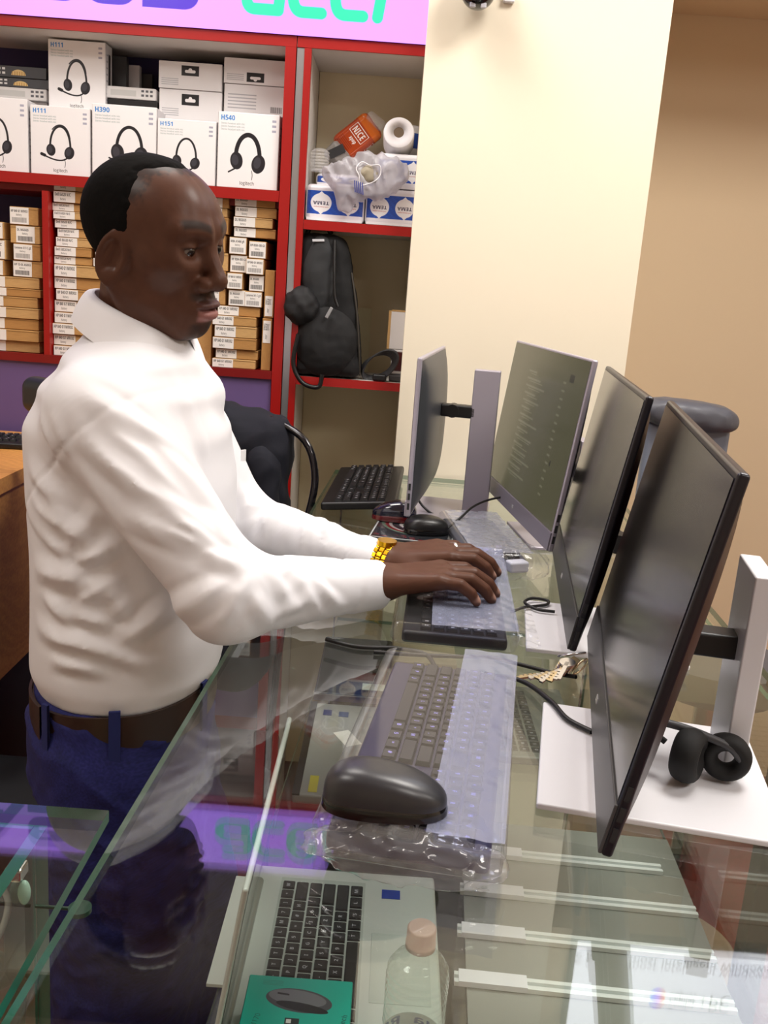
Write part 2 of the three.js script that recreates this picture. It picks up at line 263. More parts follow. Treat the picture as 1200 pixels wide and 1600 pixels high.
// ---------------------------------------------------------------- headset boxes on the upper shelf
function headsetTex(model, style, rows = 1, top = false) {
  return canvasTex(300, 330, (c, w, h) => {
    c.fillStyle = '#f2f0f1'; c.fillRect(0, 0, w, h);
    c.fillStyle = '#2c7fd0'; c.font = 'bold 30px sans-serif'; c.fillText(model, 10, 34);
    c.fillStyle = '#9aa'; c.font = '11px sans-serif'; for (let i = 0; i < 3; i++) c.fillText('Stereo headset with mic', 12, 52 + i * 13);
    c.fillStyle = '#aab'; for (let i = 0; i < 3; i++) c.fillRect(w - 34, 22 + i * 22, 20, 10);
    c.strokeStyle = '#1b1a1f'; c.fillStyle = '#1b1a1f'; c.lineCap = 'round';
    const cx = style === 2 ? 175 : 150, lw = style === 3 ? 20 : style === 2 ? 14 : 10, R = style === 1 || style === 0 ? 52 : 60;
    c.lineWidth = lw; c.beginPath(); c.moveTo(cx - R, 205); c.bezierCurveTo(cx - R - 4, 60, cx + R + 4, 50, cx + R, 215); c.stroke();
    if (style === 0) { c.lineWidth = 5; c.beginPath(); c.moveTo(cx - R + 12, 110); c.bezierCurveTo(cx - 10, 70, cx + 40, 80, cx + R - 2, 150); c.stroke(); }
    const cup = (x, y, rx, ry, a) => { c.save(); c.translate(x, y); c.rotate(a); c.fillStyle = '#1f1e24'; c.beginPath(); c.ellipse(0, 0, rx, ry, 0, 0, 7); c.fill(); c.fillStyle = '#3b3a42'; c.beginPath(); c.ellipse(-rx * 0.2, -ry * 0.1, rx * 0.55, ry * 0.62, 0, 0, 7); c.fill(); c.restore(); };
    const s = style === 3 || style === 2 ? 1.35 : 1;
    cup(cx - R + 4, 210, 23 * s, 29 * s, -0.15); cup(cx + R - 6, 220, 25 * s, 31 * s, 0.25);
    c.lineWidth = 7; c.strokeStyle = '#1b1a1f'; c.beginPath(); if (style !== 3) { c.moveTo(cx + R - 18, 246); c.quadraticCurveTo(cx, 276, cx - R - 36, style === 1 ? 268 : 236); } else { c.moveTo(cx - R, 244); c.lineTo(cx - R - 34, 262); } c.stroke();
    c.lineWidth = 15; c.beginPath(); if (style === 0) { c.moveTo(cx - R - 44, 232); c.lineTo(cx - R - 28, 238); } c.stroke();
    c.lineWidth = 2.5; c.beginPath(); c.moveTo(cx + 20, 250); c.quadraticCurveTo(cx + 30, 270, cx + 22, 292); c.stroke();
    c.fillStyle = '#222'; c.font = '21px sans-serif'; c.fillText('logitech', style === 2 ? 40 : 112, 316);
  });
}
const sideTex = canvasTex(64, 128, (c, w, h) => { c.fillStyle = '#c9c6c8'; c.fillRect(0, 0, w, h); c.fillStyle = '#2b2b30'; c.fillRect(26, 16, 22, 96); c.fillStyle = '#8a8a92'; for (let i = 0; i < 8; i++) c.fillRect(6, 18 + i * 12, 14, 3); });
const boxWhite = M(0xe6e2e2, 0.45), boxGrey = M(0xbdbabd, 0.5), sideMat = M(0xffffff, 0.45, { map: sideTex });
const SHELF = 1.6775;
function retailBox(name, label, x0, x1, y0, y1, zf, depth, front, turn = 0, group) {
  const t = thing(name, label, 'box', [(x0 + x1) / 2, y0, zf - depth / 2], turn, group), w = x1 - x0, h = y1 - y0;
  part(t, 'carton', RB(w, h, depth, 0.002, 1), boxWhite, [0, h / 2, 0]);
  part(t, 'front_print', new THREE.PlaneGeometry(w - 0.003, h - 0.003), front, [0, h / 2, depth / 2 + 0.0006]);
  part(t, 'side_print', new THREE.PlaneGeometry(depth - 0.004, h - 0.004), sideMat, [w / 2 + 0.0006, h / 2, 0], [0, Math.PI / 2, 0]);
  return t;
}
const hm = (m, s) => M(0xffffff, 0.38, { map: headsetTex(m, s) });
const h111 = hm('H111', 0), h390 = hm('H390', 2), h151 = hm('H151', 1), h540 = hm('H540', 3), h110 = hm('H110', 1);
const GH = 'headset cartons on the upper shelf';
retailBox('headset_box', 'white headset carton cut off by the left edge of the picture', -1.022, -0.884, SHELF, 1.838, -2.27, 0.075, h110, 0.02, GH);
retailBox('headset_box', 'white headset carton second from the left in the front row', -0.878, -0.739, SHELF, 1.828, -2.272, 0.075, h111, 0, GH);
retailBox('headset_box', 'white headset carton partly hidden by the top of the man head', -0.734, -0.585, SHELF, 1.840, -2.268, 0.08, h390, 0, GH);
retailBox('headset_box', 'smaller white carton showing slim headset with square cups, second from the red upright', -0.582, -0.446, SHELF, 1.818, -2.264, 0.07, h151, -0.02, GH);
retailBox('headset_box', 'white headset carton with thick black headband, next to the red upright', -0.443, -0.302, SHELF, 1.842, -2.262, 0.08, h540, 0, GH);
// second row and what is stacked behind
retailBox('headset_box', 'headset carton standing highest, above the front row at the left', -0.856, -0.722, 1.829, 1.982, -2.33, 0.05, h111, 0, GH);
for (let i = 0; i < 3; i++) solo('carton_slab', 'grey carton standing behind the highest headset box, ' + ['first', 'second', 'third'][i] + ' from it', 'box', RB(0.11, 0.135 - i * 0.012, 0.02, 0.002, 1), i % 2 ? boxGrey : darkGrey, [-0.745 + i * 0.024, 1.6775 + 0.155 + (0.135 - i * 0.012) / 2, -2.4 - i * 0.026], [0, 0, 0], 'dark carton slabs');
solo('carton_stack', 'plain white carton under the grey slabs behind the headset boxes', 'box', RB(0.16, 0.154, 0.1, 0.002, 1), boxWhite, [-0.75, SHELF + 0.077, -2.43]);
const softTex = (dark, logo) => M(0xffffff, 0.4, { map: canvasTex(256, 64, (c, w, h) => {
  c.fillStyle = dark ? '#4b4d52' : '#dcdad9'; c.fillRect(0, 0, w, h); c.fillStyle = dark ? '#e8e8e8' : '#5a5a60';
  const x0 = dark ? 8 : 186; for (let i = 0; i < 3; i++) for (let j = 0; j < 2; j++) c.fillRect(x0 + i * 22, 10 + j * 25, 14, 13);
  if (dark) { c.fillStyle = '#e9c98a'; c.beginPath(); c.arc(128, 52, 34, Math.PI, 0); c.fill(); c.fillStyle = '#c79a55'; for (let i = 0; i < 6; i++) c.fillRect(98 + i * 11, 30, 4, 22); } else { c.fillStyle = '#c6c6c4'; c.fillRect(30, 16, 130, 34); }
}) });
const softDark = softTex(true), softLight = softTex(false);
function flatBox(label, x0, x1, y0, h, zf, d, m, body) {
  const t = thing('flat_carton', label, 'box', [(x0 + x1) / 2, y0, zf - d / 2], 0, 'flat cartons behind the headset boxes');
  part(t, 'carton', RB(x1 - x0, h, d, 0.002, 1), body, [0, h / 2, 0]); part(t, 'front_print', new THREE.PlaneGeometry(x1 - x0 - 0.002, h - 0.002), m, [0, h / 2, d / 2 + 0.0006]);
}
solo('filler_carton', 'plain carton under the white and dark flat boxes at the far left', 'box', RB(0.13, 0.17, 0.1, 0.002, 1), boxWhite, [-0.935, SHELF + 0.085, -2.41]);
flatBox('white flat carton lying on top of the left headset boxes', -1.0, -0.866, 1.848, 0.026, -2.345, 0.12, softLight, boxWhite);
flatBox('dark flat carton with gold seal, lower of two', -0.995, -0.862, 1.8745, 0.021, -2.35, 0.11, softDark, darkGrey);
flatBox('dark flat carton with gold seal, upper of two', -1.0, -0.868, 1.896, 0.026, -2.352, 0.11, softDark, darkGrey);
flatBox('white flat carton right of the highest headset box', -0.728, -0.607, 1.866, 0.026, -2.34, 0.04, softLight, boxWhite);
solo('dark_tray', 'thin black carton under the white flat box above the man head', 'box', RB(0.13, 0.024, 0.04, 0.002, 1), blackPl, [-0.668, 1.853, -2.362]);
const hangTex = (flip, lab) => M(0xffffff, 0.42, { map: canvasTex(256, 96, (c, w, h) => {
  c.fillStyle = '#e9e7e8'; c.fillRect(0, 0, w, h); const x = 92, y = lab ? 52 : 12;
  c.fillStyle = '#18171a'; c.fillRect(x, y, 72, 36); c.fillStyle = '#efedee'; c.beginPath(); c.roundRect(x + 14, y + 15, 44, 11, 5); c.fill(); c.beginPath(); c.arc(x + 36, y + (flip ? 25 : 16), 8, 0, 7); c.fill();
  c.fillStyle = '#b6b6bb'; for (let i = 0; i < 4; i++) c.fillRect(10, 60 + i * 7, 70, 3);
}) });
const plainTop = M(0xffffff, 0.42, { map: canvasTex(256, 96, (c, w, h) => { c.fillStyle = '#e4e2e3'; c.fillRect(0, 0, w, h); c.fillStyle = '#aeaeb4'; for (let i = 0; i < 5; i++) c.fillRect(14, 30 + i * 11, 120, 4); c.fillStyle = '#222'; for (let i = 0; i < 16; i++) c.fillRect(196 + i * 3, 66, i % 3 ? 1 : 2, 20); }) });
const hangA = hangTex(false, false), hangB = hangTex(true, true);
function lying(label, x0, x1, y0, y1, zf, m) {
  const t = thing('lying_carton', label, 'box', [(x0 + x1) / 2, y0, zf - 0.05], 0, 'white cartons lying above the front row');
  part(t, 'carton', RB(x1 - x0, y1 - y0 - 0.001, 0.1, 0.002, 1), boxWhite, [0, (y1 - y0) / 2, 0]); part(t, 'front_print', new THREE.PlaneGeometry(x1 - x0 - 0.003, y1 - y0 - 0.003), m, [0, (y1 - y0) / 2, 0.0506]);
}
lying('white carton with black hanging tab, lower of the left pair', -0.600, -0.452, 1.828, 1.896, -2.345, hangA);
lying('white carton with black hanging tab, upper of the left pair', -0.602, -0.453, 1.896, 1.957, -2.345, hangA);
lying('white carton with grey print and bar code, lower of the pair by the red upright', -0.447, -0.301, 1.85, 1.917, -2.345, plainTop);
lying('white carton with black hanging tab, upper of the pair by the red upright', -0.449, -0.300, 1.917, 1.974, -2.345, hangB);
for (const [x, w, h] of [[-0.526, 0.145, 0.1505], [-0.375, 0.14, 0.1725]]) solo('support_carton', 'plain carton beneath the lying white boxes, ' + (x < -0.45 ? 'left' : 'right') + ' one', 'box', RB(w, h, 0.09, 0.002, 1), boxGrey, [x, SHELF + h / 2, -2.4]);

// ---------------------------------------------------------------- battery boxes in the lower bays
const cardTex = noiseTex(256, (u, v) => { const n = 9 * pn(u, v, 10) + 12 * pn(u, v, 90, 2); return [200 + n, 160 + n, 104 + n * 0.8]; });
const card = [0xffffff, 0xf1e6d6, 0xe8d6bd].map((c) => M(c, 0.75, { map: cardTex }));
const NAMES = [['Hp 4530', 'Battery'], ['Dell E6520 N/C', 'Battery'], ['HP 15-DL 4G8GS', 'Battery'], ['Lenovo X1 C g2', 'Battery'], ['DL NGGG5', 'Battery'], ['HP 840 G1 MRX02', 'Battery'], ['HP RI04 450 G3', 'Battery'], ['MBA A1466 gR', 'Battery']];
const labelMat = NAMES.map(([a, b], i) => M(0xffffff, 0.5, { map: canvasTex(160, 96, (c, w, h) => {
  c.fillStyle = '#f1eeea'; c.fillRect(0, 0, w, h); c.fillStyle = '#2a2728'; c.font = 'bold 20px sans-serif'; c.fillText(a, 8, 28, 144); c.font = '15px sans-serif'; c.fillText(b, 52, 48);
  for (let k = 0, x = 14; x < 140; k++) { const s = 1 + (k * 7 + i * 3) % 4; if (k % 2) c.fillRect(x, 58, s, 28); x += s; }
}) }));
const thinLabel = NAMES.map(([a, b], i) => M(0xffffff, 0.5, { map: canvasTex(160, 44, (c, w, h) => { c.fillStyle = '#f1eeea'; c.fillRect(0, 0, w, h); c.fillStyle = '#333'; c.font = 'bold 17px sans-serif'; c.fillText(a, 8, 19, 144); c.font = '13px sans-serif'; c.fillText(b, 48, 36); }) }));
const ORD = ['topmost', 'second from the top', 'third from the top', 'fourth from the top', 'fifth from the top', 'sixth from the top', 'seventh from the top', 'eighth from the top', 'ninth from the top', 'tenth from the top'];
let bn = 0;
// heights run from the bottom of the stack up; lab: width of the label, side: where it sits
function stack(where, x0, x1, y0, heights, o = {}) {
  let y = y0; const n = heights.length, d = o.depth ?? 0.14;
  heights.forEach((h, i) => {
    const j = o.jit ?? 0.004, dx = rr(-j, j), w = x1 - x0 - (i % 2 ? rr(0, 0.006) : 0), zf = (o.zf ?? -2.268) + rr(-0.008, 0.004);
    const t = thing('battery_box', 'battery box, ' + ORD[n - 1 - i] + ' of ' + where, 'box', [(x0 + x1) / 2 + dx, y, zf - d / 2], 0, 'brown battery boxes');
    const cm = card[bn % 3];
    part(t, 'carton', RB(w, h - 0.0012, d, 0.0015, 1), cm, [0, h / 2, 0]);
    part(t, 'flap_seam', B(w * 0.98, 0.0009, 0.0008), M(0x8a6a3c, 0.8), [0, h * 0.86, d / 2 + 0.0002]);
    const lw = Math.min(o.lab ?? 0.06, w * 0.94), lh = h * (o.lh ?? 0.9), lx = o.side === 'full' ? 0 : (o.alt && i % 3 === 2 ? w / 2 - lw / 2 - 0.012 : -w / 2 + lw / 2 + 0.001);
    if (o.skip !== i) part(t, 'paper_label', B(lw, lh, 0.0006), h > 0.034 || o.tall ? labelMat[(bn + (o.k ?? 0)) % 8] : thinLabel[(o.k ?? bn) % 8], [lx, h / 2, d / 2 + 0.0005]);
    y += h; bn++;
  });
}
const Y0 = 1.2625, px = 0.00155;
stack('the wide stack in the left bay', -1.06, -0.862, Y0, [17, 18, 17, 17, 16, 13, 17].map((v) => v * px), { lab: 0.115, k: 6, depth: 0.16 });
stack('the narrow upper stack in the left bay', -0.928, -0.858, Y0 + 115.05 * px, [25, 25, 27, 27].map((v) => v * px), { lab: 0.044, alt: true, k: 3 });
stack('the left bay stack cut by the picture edge', -1.03, -0.945, Y0 + 115.05 * px, [24, 30, 26].map((v) => v * px), { lab: 0.08, side: 'full', k: 5 });
stack('the wide stack behind the man shoulder', -0.828, -0.67, Y0, [16, 17, 17, 17, 18, 17, 18, 19].map((v) => v * px), { lab: 0.052, k: 5, depth: 0.18 });
stack('the narrow stack left of the man head', -0.826, -0.735, Y0 + 139.05 * px, [12, 14, 14, 13, 13, 12, 12, 17, 20].map((v) => v * px), { lab: 0.05, k: 1, jit: 0.006 });
stack('the stack hidden behind the man head', -0.73, -0.64, Y0 + 139.05 * px, [13, 14, 14, 13, 13, 13, 13, 16].map((v) => v * px), { lab: 0.05, k: 6 });
stack('the low stack beside the man collar', -0.44, -0.335, Y0, [14, 15, 18, 18, 15, 15].map((v) => v * px), { lab: 0.05, k: 5, jit: 0.006 });
stack('the left barcode column beside the mouth', -0.412, -0.371, Y0 + 95.05 * px, [25, 25, 27, 26].map((v) => v * px), { lab: 0.04, side: 'full', tall: true, k: 7 });
stack('the right barcode column beside the mouth', -0.367, -0.325, Y0 + 95.05 * px, [24, 25, 24, 26].map((v) => v * px), { lab: 0.04, side: 'full', tall: true, k: 2 });
stack('the tilted stack beside the man eyes', -0.402, -0.304, Y0 + 198.2 * px, [14.5, 15, 15, 14, 15].map((v) => v * px), { lab: 0.05, k: 4, jit: 0.008 });
stack('the column just behind the man face', -0.462, -0.416, Y0 + 95.05 * px, [25, 26, 27, 27, 25, 13, 15].map((v) => v * px), { lab: 0.03, k: 4 });
solo('support_box', 'cardboard box under the plain column behind the man face', 'box', RB(0.18, 95 * px, 0.14, 0.002, 1), card[1], [-0.54, Y0 + 95 * px / 2, -2.36]);
for (const [x, y, h, l] of [[-0.3125, Y0, 0.125, 'lower'], [-0.3105, Y0 + 0.1252, 0.112, 'upper']]) {
  const t = thing('upright_battery_box', 'cardboard battery box standing on end against the red upright, ' + l + ' one', 'box', [x, y, -2.31], 0, 'boxes on end');
  part(t, 'carton', RB(0.023, h - 0.001, 0.09, 0.0015, 1), card[2], [0, h / 2, 0]); part(t, 'paper_label', B(0.018, h * 0.42, 0.0006), thinLabel[1].clone(), [0, h * (l === 'upper' ? 0.25 : 0.74), 0.0455]);
}

// ---------------------------------------------------------------- narrow bay: tissue, bag, bottles, backpack
const temaTex = canvasTex(256, 192, (c, w, h) => {
  c.fillStyle = '#eceaf0'; c.fillRect(0, 0, w, h); c.fillStyle = '#1f4fb4'; c.fillRect(0, 30, w, 128);
  for (let i = 0; i < 300; i++) { c.fillStyle = i % 2 ? '#2a5fca' : '#1a429c'; c.fillRect((i * 53) % w, 30 + (i * 37) % 128, 9, 2); }
  for (const x of [66, 190]) { c.fillStyle = '#f4f3f6'; c.beginPath(); c.ellipse(x, 96, 47, 52, 0, 0, 7); c.fill(); c.beginPath(); c.moveTo(x - 16, 50); c.lineTo(x, 32); c.lineTo(x + 16, 50); c.fill(); c.beginPath(); c.moveTo(x - 16, 142); c.lineTo(x, 160); c.lineTo(x + 16, 142); c.fill();
    c.save(); c.translate(x, 96); c.rotate(Math.PI); c.fillStyle = '#2c2a4a'; c.font = 'bold 27px sans-serif'; c.textAlign = 'center'; c.fillText('TEMA', 0, 8); c.font = '9px sans-serif'; c.fillStyle = '#a44'; c.fillText('soft tissue paper', 0, -20); c.restore(); }
});
const temaMat = M(0xffffff, 0.3, { map: temaTex, clearcoat: 0.5, clearcoatRoughness: 0.2 }), tissueWhite = M(0xe9e6ea, 0.7);
const film = M(0xffffff, 0.22, { transmission: 0.82, thickness: 0, ior: 1.35 });
function tissuePack(label, x0, x1, y0, h, zf, d = 0.09) {
  const t = thing('tissue_pack', label, 'tissue', [(x0 + x1) / 2, y0, zf - d / 2], 0, 'blue tissue packs'), w = x1 - x0;
  const g = new RoundedBoxGeometry(w, h, d, 6, 0.012); const p = g.attributes.position;
  for (let i = 0; i < p.count; i++) { const x = p.getX(i), y = p.getY(i); p.setZ(i, p.getZ(i) + 0.004 * Math.abs(Math.sin(x / w * 2 * Math.PI)) * Math.sign(p.getZ(i)) + 0.002 * noise.noise(x * 60, y * 60, 3)); }
  g.computeVertexNormals();
  part(t, 'wrapper', g, [tissueWhite, tissueWhite, tissueWhite, tissueWhite, temaMat, temaMat], [0, h / 2, 0]);
  part(t, 'wrapper_seam', bx(-w / 2 + 0.004, w / 2 - 0.004, 0.002, 0.008, d / 2 - 0.002, d / 2 + 0.005), tissueWhite);
}
tissuePack('blue tissue pack under the plastic bag, left one on the shelf', -0.236, -0.098, 1.6185, 0.083, -2.275);
tissuePack('blue tissue pack on the shelf next to the pillar', -0.096, 0.03, 1.6185, 0.083, -2.275);
tissuePack('blue tissue pack on top, half hidden by the bag beside the pillar', -0.075, 0.04, 1.7025, 0.08, -2.29);
tissuePack('blue tissue pack lying behind the crumpled bag', -0.22, -0.08, 1.7025, 0.03, -2.33);
{
  const t = thing('tissue_roll', 'white tissue roll lying on top of the tissue packs beside the pillar', 'tissue', [-0.03, 1.7845, -2.33]);
  part(t, 'roll', new THREE.LatheGeometry([[0.012, -0.04], [0.034, -0.04], [0.036, -0.036], [0.036, 0.036], [0.034, 0.04], [0.012, 0.04], [0.012, -0.04]].map((p) => new THREE.Vector2(...p)), 32), tissueWhite, [0, 0.036, 0], [Math.PI / 2 - 0.2, 0, 0]);
  part(t, 'core', cyl(0.0122, 0.0122, 0.078, 20), M(0x6b5a49, 0.9), [0, 0.036, 0], [Math.PI / 2 - 0.2, 0, 0]);
  const u = thing('wrapped_roll', 'blue printed tissue roll standing behind the white roll', 'tissue', [-0.008, 1.7835, -2.395]);
  part(u, 'roll', new THREE.LatheGeometry([[0, 0], [0.032, 0], [0.035, 0.006], [0.035, 0.068], [0.03, 0.075], [0, 0.075]].map((p) => new THREE.Vector2(...p)), 28), tissueWhite);
  part(u, 'print_band', new THREE.CylinderGeometry(0.0355, 0.0355, 0.034, 28, 1, true), M(0x2a4fa8, 0.35), [0, 0.04, 0]);
}
// two packets of drink leaning in the corner
{
  const niceTex = canvasTex(256, 256, (c, w, h) => { c.fillStyle = '#b5420f'; c.fillRect(0, 0, w, h); c.fillStyle = '#d86a14'; c.fillRect(0, 0, w, 60); c.fillStyle = '#fff'; c.font = 'bold 58px sans-serif'; c.save(); c.translate(44, 128); c.fillText('NICE', 0, 0); c.font = 'bold 34px sans-serif'; c.fillText('xpop', 40, 46); c.restore(); c.fillStyle = '#8a2408'; for (let i = 0; i < 5; i++) c.fillRect(20, 190 + i * 11, 150, 4); c.strokeStyle = '#fff'; c.lineWidth = 4; c.strokeRect(30, 74, 170, 66); });
  const t = thing('snack_packet', 'orange printed snack packet leaning over the plastic bag', 'packet', [-0.205, 1.7355, -2.39]);
  const pil = (w, h, d, m, name, pos, rz, ry = 0) => { const g = new RoundedBoxGeometry(w, h, d, 8, d * 0.48); const p = g.attributes.position; for (let i = 0; i < p.count; i++) { const x = p.getX(i) / w * 2, y = p.getY(i) / h * 2; p.setZ(i, p.getZ(i) * (1 - 0.75 * Math.pow(Math.abs(y), 4)) + 0.003 * noise.noise(x * 4, y * 4, 1)); } g.computeVertexNormals(); return part(t, name, g, m, pos, [0, ry, rz]); };
  pil(0.072, 0.105, 0.03, M(0xffffff, 0.28, { map: niceTex, clearcoat: 0.6 }), 'printed_wrap', [0.075, 0.09, 0], -0.93 + Math.PI / 2 - 1.5);
  pil(0.05, 0.03, 0.02, film, 'clear_end', [0.115, 0.128, 0], -0.6);
  pil(0.06, 0.05, 0.03, M(0x8f8a86, 0.3), 'grey_end', [0.03, 0.045, 0.005], -0.7);
  part(t, 'grey_print', B(0.04, 0.02, 0.002), M(0x2a2a2c, 0.5), [0.028, 0.052, 0.022], [0, 0, 0.5]);
  const b = thing('water_bottle', 'small clear ribbed bottle end in the shelf corner', 'bottle', [-0.212, 1.734, -2.325]);
  const pr_ = []; for (let i = 0; i <= 30; i++) pr_.push(new THREE.Vector2(0.0215 + 0.0012 * Math.sin(i * 1.6) - (i > 26 ? (i - 26) * 0.003 : 0), i / 30 * 0.052)); part(b, 'shell', new THREE.LatheGeometry(pr_, 24), film); part(b, 'base', cyl(0.02, 0.019, 0.004), film, [0, 0.002, 0]);
}
// crumpled carrier bag
{
  const t = thing('carrier_bag', 'crumpled translucent white carrier bag with blue print on the tissue packs', 'bag', [-0.09, 1.6185, -2.262]);
  const f = (x, y, z) => {
    const n = 0.010 * (1 - Math.abs(noise.noise(x * 34 + y * 14, y * 12 - x * 10, z * 20)) * 2.4) + 0.002 * noise.noise(x * 70, y * 50, z * 60);
    let d = ell(x, y, z, 0.0, 0.105, 0.012, 0.075, 0.055, 0.026); d = smin(d, ell(x, y, z, -0.05, 0.07, 0.016, 0.03, 0.05, 0.016), 0.03); d = smin(d, ell(x, y, z, 0.05, 0.12, 0.004, 0.04, 0.03, 0.02), 0.03); d = smin(d, ell(x, y, z, -0.085, 0.1, 0.012, 0.03, 0.028, 0.012), 0.02);
    return d - n + 0.008;
  };
  part(t, 'sheet', surfaceNets(f, [-0.14, 0.0, -0.05], [0.12, 0.19, 0.07], 0.004), M(0xdedbe0, 0.3, { transmission: 0.62, thickness: 0, ior: 1.4 }));
  part(t, 'opening', tube(Array.from({ length: 9 }, (_, i) => { const a = i / 9 * 6.283, q = 0.024 + 0.006 * Math.sin(i * 2.3); return [-0.002 + Math.cos(a) * q * 1.15, 0.108 + Math.sin(a) * q, 0.04 + 0.003 * Math.sin(i * 1.7)]; }), 0.0013, 60, 6, true), M(0xf0eef2, 0.35));
  part(t, 'contents', surfaceNets((x, y, z) => ell(x, y, z, -0.002, 0.108, 0.026, 0.026, 0.021, 0.014) - 0.003 * noise.noise(x * 70, y * 70, z * 70), [-0.04, 0.07, 0.0], [0.04, 0.145, 0.06], 0.004), M(0x9b917c, 0.6));
  for (let i = 0; i < 5; i++) part(t, 'print_stripe', B(0.0022, 0.026, 0.0006), M(0x2b3b8c, 0.5), [-0.03 + i * 0.0045, 0.078 - i * 0.001, 0.044], [0, 0, 0.12]);
}
// backpack
{
  const t = thing('backpack', 'black and dark grey backpack standing on the lower shelf of the narrow bay', 'backpack', [-0.163, 1.257, -2.30]);
  const cloth = M(0x0e0e10, 0.85), grey = M(0x2b2c2e, 0.85);
  const n3 = (x, y, z) => 0.004 * noise.noise(x * 22, y * 18, z * 22) + 0.002 * noise.noise(x * 60, y * 50, z * 60);
  const body = (x, y, z) => { const k = clamp(y / 0.34); const w = 0.088 - 0.03 * k, cx = -0.002 - 0.03 * k * k; const qx = Math.abs(x - cx) - w + 0.03, qy = Math.abs(y - 0.168) - 0.168 + 0.03, qz = Math.abs(z + 0.01) - 0.055 + 0.02 + 0.01 * k; return Math.sqrt(Math.max(qx, 0) ** 2 + Math.max(qy, 0) ** 2 + Math.max(qz, 0) ** 2) + Math.min(Math.max(qx, qy, qz), 0) - 0.028 - n3(x, y, z); };
  part(t, 'body', surfaceNets(body, [-0.13, -0.0, -0.1], [0.13, 0.36, 0.09], 0.005), cloth);
  const pk = (x, y, z) => smax(ell(x, y, z, -0.006, 0.085, 0.04, 0.078, 0.085, 0.032) - n3(x, y, z), -y + 0.002, 0.005);
  part(t, 'front_pocket', surfaceNets(pk, [-0.11, -0.005, -0.01], [0.11, 0.19, 0.09], 0.005), M(0x131315, 0.8));
  const up = (x, y, z) => ell(x, y, z, -0.03, 0.235, 0.035, 0.042, 0.095, 0.022) - n3(x, y, z);
  part(t, 'grey_panel', surfaceNets(up, [-0.09, 0.12, -0.02], [0.03, 0.35, 0.08], 0.005), grey, [0, 0, 0], [0, 0, 0], 'dark grey upper panel');
  const bun = (x, y, z) => ell(x, y, z, -0.068, 0.165, 0.055, 0.042, 0.044, 0.03) - 0.006 * noise.noise(x * 45, y * 45, z * 45);
  part(t, 'bundled_strap', surfaceNets(bun, [-0.13, 0.1, 0.0], [0.0, 0.24, 0.11], 0.004), M(0x0c0c10, 0.7));
  part(t, 'zip', tube([[0.002, 0.32, 0.05], [0.006, 0.25, 0.062], [0.012, 0.19, 0.068], [0.02, 0.17, 0.07]], 0.004, 24, 6), blackPl);
  part(t, 'zip_pull', RB(0.008, 0.028, 0.004, 0.002), M(0x9a9a9c, 0.4), [0.0, 0.155, 0.075], [0, 0, -0.45]);
  part(t, 'logo_patch', RB(0.028, 0.006, 0.003, 0.001), M(0xb9b9bd, 0.4), [-0.036, 0.317, 0.05], [-0.2, 0, 0.08]);
  part(t, 'handle', tube([[-0.07, 0.325, 0.0], [-0.06, 0.352, 0.0], [-0.03, 0.36, 0.0], [-0.01, 0.335, 0.0]], 0.006, 24, 8), blackPl);
  part(t, 'dangling_strap', tube([[-0.07, 0.1, 0.072], [-0.078, 0.03, 0.073], [-0.062, -0.005, 0.074], [-0.045, -0.018, 0.074], [-0.015, -0.02, 0.074], [-0.008, 0.01, 0.074]], 0.0055, 40, 8), blackPl);
  part(t, 'side_piping', tube([[0.045, 0.25, 0.03], [0.062, 0.17, 0.04], [0.075, 0.07, 0.04], [0.08, 0.01, 0.03]], 0.0025, 24, 6), M(0x3a342c, 0.7));
}
// cable coil, plug, small boxes beside the backpack
{
  const t = thing('cable_coil', 'coil of grey black power cable beside the backpack', 'cable', [-0.045, 1.257, -2.29]);
  for (let i = 0; i < 6; i++) part(t, 'loop', moved(new THREE.TorusGeometry(0.032 + i * 0.0015, 0.0028, 8, 36), 0, 0, 0), M(0x3b3b3e, 0.5), [0.002 + i * 0.0016, 0.036, i * 0.004], [0.15, -0.3, 0.5 + i * 0.05]).scale.set(1.35, 0.72, 1);
  part(t, 'plug', RB(0.034, 0.017, 0.02, 0.005), blackPl, [0.01, 0.009, 0.03]);
  const w = thing('white_carton', 'tall white carton half hidden by the pillar edge', 'box', [0.012, 1.3345, -2.31]);
  part(w, 'carton', RB(0.062, 0.09, 0.05, 0.002, 1), boxWhite, [0, 0.045, 0]); part(w, 'brown_edge', B(0.006, 0.09, 0.0505), card[0], [-0.032, 0.0455, 0]); part(w, 'brown_top', B(0.06, 0.003, 0.05), card[0], [0.002, 0.0915, 0]);
  const r = thing('maroon_carton', 'small carton with dark maroon front under the white carton', 'box', [0.018, 1.276, -2.31]);
  part(r, 'carton', RB(0.056, 0.058, 0.05, 0.002, 1), boxWhite, [0, 0.029, 0]); part(r, 'maroon_print', B(0.046, 0.046, 0.0006), M(0x4d0f14, 0.4), [0, 0.03, 0.0255]);
  const g = thing('grey_tin', 'low grey tin under the maroon carton', 'tin', [0.018, 1.257, -2.31]);
  part(g, 'body', RB(0.06, 0.0185, 0.05, 0.003), M(0x55565a, 0.35), [0, 0.0095, 0]); part(g, 'rim', RB(0.062, 0.003, 0.052, 0.001), M(0x777880, 0.3), [0, 0.014, 0]);
  solo('cream_card', 'pale cream card leaning against the back of the narrow bay', 'card', B(0.06, 0.165, 0.004), M(0xd9d3b0, 0.7), [-0.1, 1.34, -2.478], [-0.06, 0, 0.01]);
}
